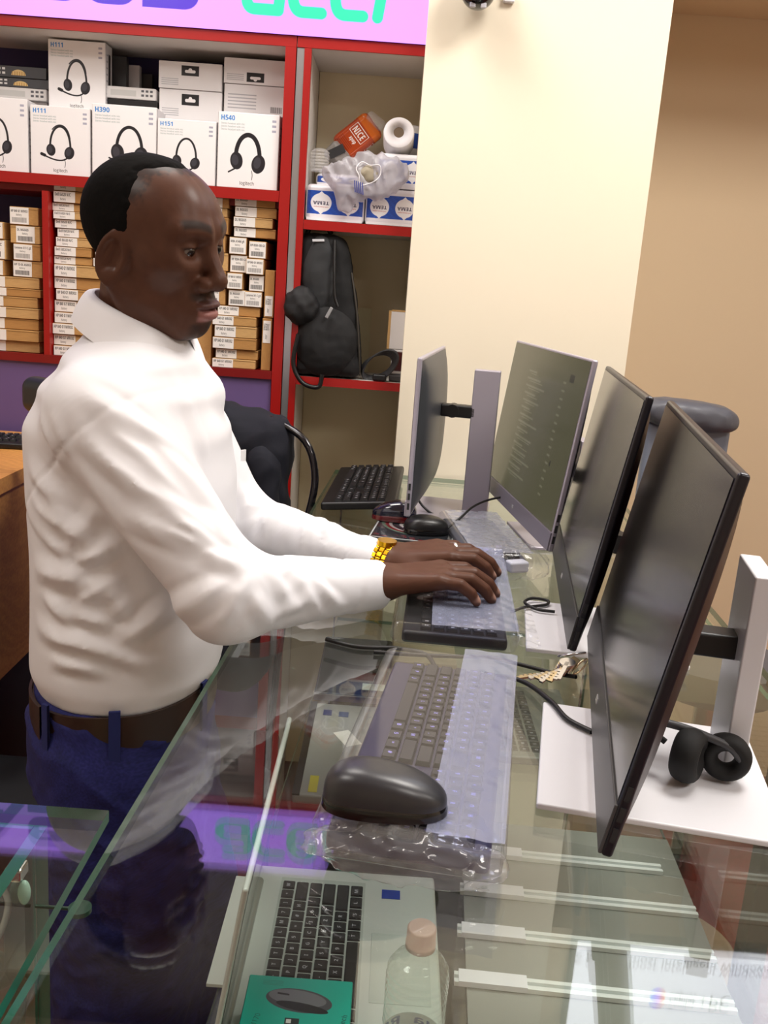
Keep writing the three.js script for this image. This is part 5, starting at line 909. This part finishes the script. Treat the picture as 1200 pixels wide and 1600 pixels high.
  // pulled folds of the cloth: three points on the surface, height and half width in millimetres
  const FOLDS = [
    [-0.337, 1.287, -1.029, -0.296, 1.257, -1.022, -0.256, 1.226, -1.016, 7, 14],
    [-0.264, 1.233, -1.017, -0.227, 1.208, -1.014, -0.19, 1.182, -1.015, 8, 14],
    [-0.33, 1.333, -1.039, -0.283, 1.305, -1.047, -0.238, 1.274, -1.066, 6, 12],
    [-0.293, 1.248, -1.021, -0.238, 1.222, -1.017, -0.185, 1.191, -1.026, 6, 12],
    [-0.286, 1.203, -1.018, -0.24, 1.194, -1.008, -0.196, 1.182, -1.011, 7, 14],
    [-0.347, 1.252, -1.038, -0.314, 1.211, -1.031, -0.28, 1.169, -1.025, 5, 16],
    [-0.317, 1.31, -1.034, -0.272, 1.27, -1.03, -0.226, 1.229, -1.027, 5, 11],
    [-0.261, 1.283, -1.045, -0.229, 1.252, -1.045, -0.197, 1.219, -1.048, 5, 11],
    [-0.234, 1.095, -1.024, -0.199, 1.126, -0.99, -0.174, 1.143, -0.994, 7, 13],
    [-0.203, 1.178, -1.007, -0.18, 1.167, -1.007, -0.156, 1.155, -1.009, 7, 12],
    [-0.175, 1.105, -0.986, -0.162, 1.128, -0.99, -0.15, 1.147, -1.005, 6, 11],
    [-0.149, 1.134, -0.998, -0.136, 1.114, -1.003, -0.125, 1.088, -1.024, 5, 11],
    [-0.129, 1.15, -1.037, -0.115, 1.128, -1.035, -0.102, 1.1, -1.048, 5, 10],
    [-0.106, 1.142, -1.068, -0.088, 1.12, -1.066, -0.07, 1.091, -1.081, 5, 9],
    [-0.08, 1.128, -1.08, -0.064, 1.111, -1.086, -0.047, 1.09, -1.102, 6, 8],
    [-0.118, 1.099, -1.027, -0.095, 1.105, -1.055, -0.071, 1.113, -1.079, 5, 9],
    [-0.428, 1.233, -1.097, -0.4, 1.212, -1.078, -0.377, 1.188, -1.069, 6, 13],
    [-0.425, 1.191, -1.096, -0.377, 1.177, -1.069, -0.339, 1.156, -1.067, 7, 14],
    [-0.441, 1.177, -1.116, -0.403, 1.156, -1.082, -0.375, 1.128, -1.072, 5, 13],
    [-0.422, 1.11, -1.1, -0.381, 1.111, -1.075, -0.348, 1.106, -1.069, 8, 15],
    [-0.361, 1.132, -1.07, -0.34, 1.145, -1.067, -0.32, 1.156, -1.068, 7, 12],
    [-0.359, 1.081, -1.071, -0.337, 1.099, -1.069, -0.316, 1.115, -1.071, 7, 13],
    [-0.411, 1.08, -1.091, -0.392, 1.066, -1.08, -0.374, 1.05, -1.074, 6, 12],
    [-0.416, 1.03, -1.095, -0.36, 1.027, -1.072, -0.313, 1.014, -1.074, 8, 14],
    [-0.371, 1.067, -1.073, -0.349, 1.063, -1.07, -0.327, 1.058, -1.071, 6, 12],
    [-0.312, 1.033, -1.074, -0.286, 1.054, -1.08, -0.262, 1.073, -1.091, 7, 14],
    [-0.343, 1.023, -1.071, -0.312, 1.012, -1.074, -0.283, 0.997, -1.083, 5, 12],
    [-0.395, 0.998, -1.082, -0.364, 0.998, -1.073, -0.336, 0.994, -1.072, 6, 12],
    [-0.406, 1.303, -1.065, -0.389, 1.281, -1.05, -0.379, 1.256, -1.056, 4, 9],
    [-0.381, 1.308, -1.041, -0.374, 1.289, -1.039, -0.368, 1.27, -1.042, 4, 9],
    [-0.374, 1.145, -1.071, -0.357, 1.171, -1.066, -0.34, 1.197, -1.063, 5, 13],
    [-0.335, 1.116, -1.069, -0.32, 1.092, -1.071, -0.305, 1.067, -1.074, 6, 14],
    [-0.264, 1.346, -1.147, -0.246, 1.309, -1.136, -0.229, 1.27, -1.134, 4, 11],
    [-0.192, 1.217, -1.061, -0.175, 1.184, -1.028, -0.16, 1.15, -1.003, 6, 11],
    [-0.205, 1.215, -1.031, -0.186, 1.197, -1.033, -0.166, 1.179, -1.034, 5, 11],
    [-0.206, 1.135, -1.381, -0.179, 1.14, -1.382, -0.152, 1.144, -1.382, 6, 11],
    [-0.197, 1.074, -1.401, -0.167, 1.11, -1.373, -0.141, 1.138, -1.371, 6, 11],
    [-0.123, 1.114, -1.351, -0.107, 1.097, -1.344, -0.091, 1.078, -1.346, 5, 10],
    [-0.095, 1.132, -1.349, -0.076, 1.116, -1.33, -0.057, 1.098, -1.318, 6, 10],
    [-0.221, 1.171, -1.375, -0.204, 1.136, -1.381, -0.185, 1.102, -1.38, 5, 11]
  ];
  const foldH = (x, y, z, n) => {
    let hi = 0, lo = 0;
    const wx = x + 0.006 * noise.noise(x * 9, y * 9, z * 9 + 3), wy = y + 0.006 * noise.noise(x * 9 + 7, y * 9, z * 9);
    for (const f of FOLDS) {
      if (Math.abs(x - f[3]) > 0.1 || Math.abs(y - f[4]) > 0.1 || Math.abs(z - f[5]) > 0.09) continue;
      const w = f[10] * 0.00105; let best = 9, bt = 0;
      for (let k = 0; k < 2; k++) {
        const o = k * 3, ax = f[o], ay = f[o + 1], az_ = f[o + 2], bx_ = f[o + 3] - ax, by = f[o + 4] - ay, bz = f[o + 5] - az_;
        const t = clamp(((wx - ax) * bx_ + (wy - ay) * by + (z - az_) * bz) / (bx_ * bx_ + by * by + bz * bz), k ? 0 : -0.5, k ? 1.5 : 1);
        const dx = wx - ax - bx_ * t, dy = wy - ay - by * t, dz = z - az_ - bz * t, vn = dx * n[0] + dy * n[1] + dz * n[2], d2 = dx * dx + dy * dy + dz * dz;
        if (d2 > 0.0025) continue; const d = Math.sqrt(Math.max(0, d2 - vn * vn)) / w; if (d < best) { best = d; bt = t + k; }
      }
      if (best > 3) continue;
      const a = 0.00115 * f[9] * Math.sin(Math.PI * clamp((bt + 0.5) / 3));
      hi = Math.max(hi, a * Math.exp(-Math.pow(best, 1.4) * 1.2)); lo = Math.max(lo, 0.35 * a * Math.exp(-((best - 1.5) ** 2) * 4));
    }
    return hi - lo;
  };
  const folds = (x, y, z, n) => {
    let f = foldH(x, y, z, n) * sst(0.925, 0.965, y);
    f += 0.0022 * noise.noise(x * 9 + y * 7, y * 9 - x * 7, z * 9);
    return f;
  };
  const shirtB = (x, y, z) => {
    let d = torso(x, y, z);
    d = smin(d, cap(x, y, z, [-0.298, 1.366, -1.228], [-0.258, 1.325, -1.235], 0.036, 0.034), 0.02);
    d = smin(d, cap(x, y, z, [-0.345, 1.345, -1.235], [J.shR[0], J.shR[1] + 0.0, J.shR[2]], 0.062, 0.062), 0.03);
    d = smin(d, cap(x, y, z, [-0.342, 1.345, -1.245], J.shL, 0.06, 0.056), 0.03);
    let s = sleeveF(x, y, z, J.shR, J.elR, J.wrR); s = Math.max(s, ceR(x, y, z) - 0.004);
    let q = sleeveF(x, y, z, J.shL, J.elL, J.wrL) + 0.004; q = Math.max(q, ceL(x, y, z) + 0.006);
    d = smin(d, s, 0.014); return smin(d, q, 0.014);
  };
  const shirtF = (x, y, z) => {
    let d = shirtB(x, y, z);
    if (Math.abs(d) < 0.018) { const e = 0.004, n = [shirtB(x + e, y, z) - d, shirtB(x, y + e, z) - d, shirtB(x, y, z + e) - d], L = Math.hypot(...n) || 1; d -= folds(x, y, z, n.map((v) => v / L)); }
    const tt = upR(x, y, z); if (z > -1.18 && Math.abs(tt - 0.06) < 0.03) d += 0.0022 * sst(0.014, 0.0, Math.abs(tt - 0.06));       // shoulder seam
    for (const ce of [ceR, ceL]) { const c = ce(x, y, z); if (c > -0.06 && c < 0.01 && x > -0.12) d += 0.002 * sst(0.004, 0.0, Math.abs(c + 0.048)) - 0.002 * sst(-0.05, -0.044, c); }
    d = smax(d, 0.921 - y, 0.006);
    d = smax(d, -(cap(x, y, z, J.neckT, [J.neckB[0] + 0.008, J.neckB[1] + 0.012, J.neckB[2] + 0.003], 0.054, 0.05)), 0.004);
    d = smax(d, y - 1.415, 0.01);
    return d;
  };
  const shirtMat = M(0xf1f0f3, 0.62, { sheen: 0.3, sheenRoughness: 0.5 });
  const shirt = partW(man, 'shirt', smoothed(surfaceNets(shirtF, [-0.53, 0.88, -1.54], [0.03, 1.45, -0.95], 0.0034), 3), shirtMat, 'white long sleeved shirt');
  // collar: stand and folded leaf around the neck
  {
    const cc = V(-0.335, 1.408, -1.232), tilt = -0.42;
    const col = (a, s) => { // a: angle from the front opening round the back, s: 0 inner foot .. 1 tip of the leaf
      const an = a * 2 * Math.PI, c = Math.cos(an), sn = Math.sin(an);                 // an = 0 is the front
      const bk = (1 - c) / 2, fr = Math.pow((1 + c) / 2, 3);
      const R = 0.060, st = 0.034 - 0.006 * fr; let r, h;
      if (s < 0.4) { const q = s / 0.4; r = R - 0.002 * q; h = -0.012 + st * q; } else { const q = (s - 0.4) / 0.6, drop = 0.046 + 0.034 * fr; const b = Math.sin(Math.min(1, q * 5) * Math.PI / 2); r = R - 0.002 + 0.007 * b + (0.022 + 0.010 * fr) * q; h = -0.012 + st + 0.003 * Math.sin(q * Math.PI) - drop * q * q * 0.3 - drop * q * 0.7; }
      const fa = an - Math.PI; // shift the leaf tip towards the front
      let x = c * r * 0.98, z = sn * r * 1.04, y = h;
      const yy = y * Math.cos(tilt) + x * Math.sin(tilt) * 0.75, xx = x;
      const w = -0.3; const px_ = xx * Math.cos(w) + z * Math.sin(w), pz = -xx * Math.sin(w) + z * Math.cos(w);
      return [cc.x + px_, cc.y + yy + 0.006 * bk, cc.z + pz];
    };
    const g = grid(120, 30, (u, v) => { const a = 0.022 + u * 0.956; const aa = a + (v > 0.4 ? 0 : 0); return col(aa, v); });
    const gi = g.clone(), nrm = gi.attributes.normal, p = gi.attributes.position; for (let i = 0; i < p.count; i++) p.setXYZ(i, p.getX(i) - nrm.getX(i) * 0.003, p.getY(i) - nrm.getY(i) * 0.003, p.getZ(i) - nrm.getZ(i) * 0.003);
    partW(man, 'collar', mergeGeometries([g, gi], false), shirtMat, 'stiff white shirt collar');
  }
  // cuff buttons
  for (const [x, y, z] of [[-0.012, 1.075, -1.15], [-0.058, 1.074, -1.112]]) partW(man, 'button', cyl(0.0042, 0.0042, 0.002, 18).rotateX(1.2).translate(x, y, z), M(0xe9e6da, 0.3));
  partW(man, 'pocket_tag', bx(-0.004, 0.004, -0.008, 0.008, -0.001, 0.001).rotateY(0.9).translate(-0.204, 1.235, -1.29), M(0xf4f4f4, 0.4), 'small white tag');
  // --- trousers
  const tF = (x, y, z) => {
    let d = ell(x, y, z, -0.36, 0.84, -1.235, 0.122, 0.15, 0.162);
    d = smin(d, torso(x, y, z) + 0.004 + (y > 0.93 ? (y - 0.93) * 1.2 : 0), 0.03);
    for (const k of ['R', 'L']) { d = smin(d, cap(x, y, z, J['hip' + k], J['kn' + k], 0.088, 0.062), 0.03); d = smin(d, cap(x, y, z, J['kn' + k], J['an' + k], 0.062, 0.05), 0.03); }
    d -= 0.006 * ridge(noise.noise(x * 8, y * 13 + x * 10, z * 8)) + 0.004 * ridge(noise.noise(x * 18, y * 26 - z * 10, z * 14)) * sst(0.86, 0.7, y);
    d = smax(d, y - 0.925, 0.006); return smax(d, 0.05 - y, 0.005);
  };
  const denim = noiseTex(256, (u, v) => { const n = 16 * pn(u, v, 120) + 10 * pn(u, v, 14, 2); return [22 + n, 26 + n, 92 + n * 1.6]; }); denim.repeat.set(3, 3);
  partW(man, 'trousers', surfaceNets(tF, [-0.52, 0.03, -1.46], [-0.13, 0.95, -1.02], 0.006), M(0xffffff, 0.8, { map: denim }), 'navy blue cotton trousers');
  const ringAt = (y, off, a) => { const [cx, da, db] = prof(0.91); const an = a, ex = 2 / 2.3; const c = Math.cos(an), s = Math.sin(an); const rx = Math.sign(c) * Math.pow(Math.abs(c), ex) * (da + off), rz = Math.sign(s) * Math.pow(Math.abs(s), ex) * (db + off); return [cx + rx * cr + rz * sr, y + 0.012 * c * 0 + 0.035 * (c) * 0.28, cz - rx * sr + rz * cr]; };
  const bandG = (y0, y1, off, a0, a1, n) => { const o = grid(n, 1, (u, v) => ringAt(y0 + (y1 - y0) * v, off, a0 + (a1 - a0) * u)); const i_ = grid(n, 1, (u, v) => ringAt(y1 + (y0 - y1) * v, off - 0.004, a0 + (a1 - a0) * u)); const t = grid(n, 1, (u, v) => ringAt(y1, off - 0.004 * v, a0 + (a1 - a0) * u)); const bt = grid(n, 1, (u, v) => ringAt(y0, off - 0.004 + 0.004 * v, a0 + (a1 - a0) * u)); return mergeGeometries([o, i_, t, bt], false); };
  const leather = M(0x2c1a12, 0.38, { clearcoat: 0.2, clearcoatRoughness: 0.4, side: THREE.DoubleSide });
  const belt = partW(man, 'belt', bandG(0.876, 0.926, 0.008, 0, Math.PI * 2, 160), leather, 'brown leather belt');
  part(belt, 'belt_tongue', bandG(0.873, 0.929, 0.0125, 2.3, 3.0, 30).translate(-man.position.x, -man.position.y, -man.position.z), leather);
  const loop = M(0x1c2560, 0.85, { side: THREE.DoubleSide });
  for (const a of [0.5, 1.5, 2.18, 3.6, 4.6]) partW(man, 'belt_loop', bandG(0.868, 0.938, 0.015, a - 0.045, a + 0.045, 4), loop);
  partW(man, 'pocket_button', cyl(0.008, 0.008, 0.004, 6).rotateX(Math.PI / 2).scale(1, 0.75, 1).translate(-0.409, 0.845, -1.096), M(0x9a8453, 0.35, { metalness: 0.8 }), 'small brass pocket button');
  partW(man, 'pocket_seam', tube([[-0.455, 0.845, -1.14], [-0.435, 0.832, -1.11], [-0.415, 0.825, -1.094], [-0.395, 0.824, -1.085]], 0.0014, 30, 6), M(0x4d56a0, 0.8));
  // shoes
  for (const k of ['R', 'L']) { const a = J['an' + k]; const f = (x, y, z) => smax(smin(ell(x, y, z, a[0] + 0.06, 0.035, a[2], 0.12, 0.045, 0.043), cap(x, y, z, [a[0], 0.05, a[2]], [a[0], 0.1, a[2]], 0.042, 0.04), 0.03), 0.002 - y, 0.004); partW(man, 'shoe', surfaceNets(f, [a[0] - 0.1, -0.005, a[2] - 0.07], [a[0] + 0.22, 0.16, a[2] + 0.07], 0.007), M(0x141210, 0.35)); }
  // --- watch and ring
  {
    const gold = M(0xd9a520, 0.22, { metalness: 1 });
    const ax = V(...J.wrL).sub(V(...J.elL)).normalize(), c = V(...J.wrL).addScaledVector(V(1, 0, 0), 0.002), sd = ax.clone().cross(V(0, 1, 0)).normalize(), u = sd.clone().cross(ax).normalize();
    const band = new THREE.Object3D(); const g = [], n = 22; const Rr = 0.0285;
    for (let i = 0; i < n; i++) { const a = i / n * Math.PI * 2; const m = new THREE.Matrix4().makeBasis(ax, sd.clone().multiplyScalar(-Math.sin(a)).addScaledVector(u, Math.cos(a)), sd.clone().multiplyScalar(Math.cos(a)).addScaledVector(u, Math.sin(a))); m.setPosition(c.clone().addScaledVector(sd, Math.cos(a) * Rr).addScaledVector(u, Math.sin(a) * Rr)); for (const [o, w] of [[-0.0085, 0.0075], [0, 0.0085], [0.0085, 0.0075]]) g.push(RB(w, 0.0074, 0.0036, 0.0012, 1).translate(o, (o === 0 ? 0.003 : 0), 0).applyMatrix4(m)); }
    const w = partW(man, 'watch', merge(g), gold, 'gold bracelet watch');
    const dial = V(...J.wrL).addScaledVector(u, 0.031).sub(man.position); const dl = part(w, 'watch_case', cyl(0.014, 0.0145, 0.007, 28), gold, dial.toArray()); dl.quaternion.setFromUnitVectors(V(0, 1, 0), u);
    const fg = HL.segs[9], mid = V(...fg[0]).lerp(V(...fg[1]), 0.42), dr = V(...fg[1]).sub(V(...fg[0])).normalize();
    const rg = part(man, 'finger_ring', new THREE.TorusGeometry(0.0093, 0.002, 10, 28).scale(1, 1, 1.6), M(0xe6e2da, 0.2, { metalness: 0.9 }), mid.sub(man.position).toArray()); rg.quaternion.setFromUnitVectors(V(0, 0, 1), dr);
  }
}
// ---------------------------------------------------------------- behind the man: desk, chairs, jacket
{
  const t = thing('wooden_desk', 'oak coloured desk standing behind the man at the left', 'desk', [-1.1, 0, -1.95]);
  const wg = (x0, x1, y0, y1, z0, z1) => { const g = bx(x0, x1, y0, y1, z0, z1); const p = g.attributes.position, n = g.attributes.normal, u = g.attributes.uv; for (let i = 0; i < p.count; i++) { const a = Math.abs(n.getX(i)) > 0.5 ? [p.getZ(i), p.getY(i)] : Math.abs(n.getY(i)) > 0.5 ? [p.getX(i), p.getZ(i)] : [p.getX(i), p.getY(i)]; u.setXY(i, a[0] * 1.3, a[1] * 1.3); } return g; };
  partW(t, 'desk_top', wg(-1.62, -0.73, 1.045, 1.075, -2.225, -1.5), wood, 'oak coloured top');
  partW(t, 'side_panel', wg(-0.765, -0.74, 0.665, 1.0445, -2.2, -1.52), wood, 'oak coloured side panel');
  partW(t, 'front_panel', wg(-1.6, -0.766, 0.665, 1.0445, -2.2, -2.18), wood);
  for (const [x, z] of [[-1.55, -1.6], [-1.55, -2.15], [-0.86, -2.15], [-0.86, -1.58]]) partW(t, 'leg', bx(x - 0.02, x + 0.02, 0, 1.044, z - 0.02, z + 0.02), M(0x1a1614, 0.5));
  partW(t, 'modesty_panel', bx(-0.83, -0.81, 0, 0.6645, -2.19, -1.55), M(0x120d0b, 0.6), 'black panel under the desk');
  const k = thing('wired_keyboard', 'black keyboard end lying on the wooden desk', 'keyboard', [-0.93, 1.0755, -2.05], 0.1);
  keyboardBody(k, 0.34, 0.12, { merged: true });
}
{
  const t = thing('office_chair', 'dark office chair with its headrest showing above the man shoulder', 'chair', [-0.66, 0, -1.6]);
  partW(t, 'backrest', moved(RB(0.05, 0.5, 0.26, 0.022, 4), -0.585, 0.93, -1.72, 0, 0.1), M(0x1a1c20, 0.5));
  partW(t, 'headrest', moved(RB(0.05, 0.07, 0.11, 0.022, 4), -0.655, 1.232, -1.755, 0, 1.0), M(0x24272c, 0.4));
  partW(t, 'back_post', tube([[-0.66, 0.46, -1.7], [-0.62, 0.7, -1.76], [-0.64, 1.2, -1.755]], 0.014, 20, 10), blackPl);
  partW(t, 'seat', moved(RB(0.3, 0.07, 0.32, 0.03, 4), -0.66, 0.46, -1.58), M(0x1a1c20, 0.6));
  partW(t, 'gas_column', moved(cyl(0.025, 0.03, 0.33, 16), -0.66, 0.265, -1.58), blackPl);
  for (let i = 0; i < 5; i++) { const a = i * Math.PI * 0.4; partW(t, 'leg', tube([[-0.66, 0.1, -1.58], [-0.66 + Math.cos(a) * 0.15, 0.065, -1.58 + Math.sin(a) * 0.15]], 0.016, 6, 8), blackPl); partW(t, 'castor', new THREE.SphereGeometry(0.03, 14, 10).translate(-0.66 + Math.cos(a) * 0.15, 0.03, -1.58 + Math.sin(a) * 0.15), blackPl); }
}
{
  const t = thing('tubular_chair', 'black tube framed chair with a dark jacket over its back', 'chair', [-0.3, 0, -1.86]);
  const tb = M(0x17151a, 0.22, { metalness: 0.4, clearcoat: 0.6 });
  partW(t, 'back_frame', tube([[-0.42, 0.45, -1.95], [-0.42, 1.1, -1.98], [-0.38, 1.2, -1.97], [-0.3, 1.205, -1.92], [-0.22, 1.195, -1.87], [-0.165, 1.165, -1.84], [-0.143, 1.1, -1.825], [-0.16, 0.98, -1.81], [-0.19, 0.8, -1.8], [-0.21, 0.45, -1.79]], 0.0075, 110, 12), tb);
  partW(t, 'seat', moved(RB(0.28, 0.05, 0.3, 0.02, 3), -0.34, 0.45, -1.81), M(0x121216, 0.6));
  for (const [x, z] of [[-0.46, -1.93], [-0.22, -1.93], [-0.46, -1.68], [-0.22, -1.68]]) partW(t, 'leg', tube([[x, 0.44, z], [x, 0.0, z]], 0.009, 4, 10), tb);
  const j = thing('jacket', 'dark navy jacket draped over the tubular chair', 'jacket', [-0.33, 0.95, -1.9]);
  const f = (x, y, z) => { let d = cap(x, y, z, [-0.39, 1.18, -1.95], [-0.235, 1.165, -1.885], 0.045, 0.04); d = smin(d, ell(x, y, z, -0.31, 1.06, -1.895, 0.09, 0.14, 0.05), 0.04); d = smin(d, cap(x, y, z, [-0.235, 1.13, -1.87], [-0.245, 1.06, -1.86], 0.035, 0.03), 0.03); d = smin(d, cap(x, y, z, [-0.26, 1.02, -1.87], [-0.2, 0.86, -1.85], 0.05, 0.06), 0.04); d = smin(d, cap(x, y, z, [-0.33, 1.0, -1.9], [-0.3, 0.7, -1.86], 0.08, 0.08), 0.04); return d - 0.008 * ridge2(noise.noise(x * 12, y * 9, z * 12)) - 0.004 * noise.noise(x * 40, y * 30, z * 40); };
  const ridge2 = (n) => { const r = 1 - Math.abs(n) * 2; return r > 0 ? r : 0; };
  partW(j, 'cloth', surfaceNets(f, [-0.5, 0.58, -2.05], [-0.09, 1.28, -1.74], 0.008), M(0x0c0e1c, 0.85));
  partW(j, 'sleeve', surfaceNets((x, y, z) => cap(x, y, z, [-0.25, 1.12, -1.845], [-0.235, 1.0, -1.83], 0.032, 0.026) - 0.005 * ridge2(noise.noise(x * 22, y * 18, z * 22)), [-0.32, 0.94, -1.9], [-0.17, 1.18, -1.77], 0.007), M(0x0c0e1c, 0.85));
}
// clutter on the floor under the desk
{
  const t = thing('cable_tangle', 'tangle of black and white cables on the floor under the desk', 'cable', [-0.95, 0, -1.5]);
  const w = M(0xcfcac4, 0.5);
  partW(t, 'black_bag', surfaceNets((x, y, z) => smax(ell(x, y, z, -1.16, 0.12, -1.55, 0.2, 0.2, 0.18) - 0.03 * noise.noise(x * 9, y * 9, z * 9), -y + 0.002, 0.01), [-1.45, -0.01, -1.8], [-0.88, 0.42, -1.3], 0.014), M(0x0a0a0b, 0.6));
  partW(t, 'white_cable', tube([[-0.82, 0.33, -1.42], [-0.72, 0.31, -1.38], [-0.64, 0.3, -1.4], [-0.62, 0.36, -1.44], [-0.65, 0.4, -1.46]], 0.006, 40, 8), w);
  partW(t, 'white_cable', tube([[-0.66, 0.3, -1.4], [-0.62, 0.26, -1.36], [-0.62, 0.2, -1.36], [-0.6, 0.12, -1.34]], 0.004, 40, 8), w);
  for (let i = 0; i < 5; i++) partW(t, 'black_cable', tube(Array.from({ length: 7 }, (_, k) => [-1.0 + 0.06 * k + rr(-0.05, 0.05), 0.02 + rr(0, 0.1), -1.3 + rr(-0.12, 0.12)]), 0.005, 50, 6), cord);
}
// padded stool seen behind the nearest computers
{
  const t = thing('padded_stool', 'grey padded stool back rising behind the nearest black computers', 'stool', [0.7, 0, -1.95]);
  const pad = M(0x53545c, 0.42), seatM = M(0x7d8494, 0.5);
  partW(t, 'back_roll', surfaceNets((x, y, z) => { const a = Math.abs(x - 0.63) / 0.105, b = Math.abs(z + 1.98) / 0.05, c = Math.abs(y - 1.262 + 0.03 * (x - 0.63) * 2) / 0.032; return (Math.pow(Math.pow(a, 3) + Math.pow(b, 3) + Math.pow(c, 2.6), 0.36) - 1) * 0.03 - 0.0015 * noise.noise(x * 40, y * 40, z * 40); }, [0.5, 1.2, -2.06], [0.76, 1.33, -1.9], 0.005), pad);
  partW(t, 'back_panel', moved(RB(0.18, 0.3, 0.03, 0.012, 3), 0.635, 1.09, -1.985), seatM);
  partW(t, 'seat', moved(cyl(0.15, 0.14, 0.07, 36), 0.74, 0.72, -1.9), pad);
  partW(t, 'back_post', tube([[0.72, 0.72, -1.96], [0.66, 0.95, -2.01], [0.64, 1.2, -2.01]], 0.012, 20, 10), alu);
  partW(t, 'column', moved(cyl(0.025, 0.03, 0.66, 16), 0.74, 0.35, -1.9), steel); partW(t, 'foot', moved(cyl(0.16, 0.17, 0.02, 36), 0.74, 0.01, -1.9), steel);
}
// low brown table on the customers' side
{
  const t = thing('side_table', 'dark brown table beyond the counter at the right edge', 'table', [0.95, 0, -1.1]);
  partW(t, 'table_top', bx(0.68, 1.3, 0.86, 0.89, -1.5, -0.7), M(0x5a3a28, 0.5)); for (const [x, z] of [[0.72, -1.46], [1.26, -1.46], [0.72, -0.74], [1.26, -0.74]]) partW(t, 'leg', bx(x - 0.02, x + 0.02, 0, 0.859, z - 0.02, z + 0.02), M(0x33211a, 0.5));
}
scene.traverse((o) => { if (o.isMesh) { o.castShadow = true; o.receiveShadow = true; } });
renderer.render(scene, camera);
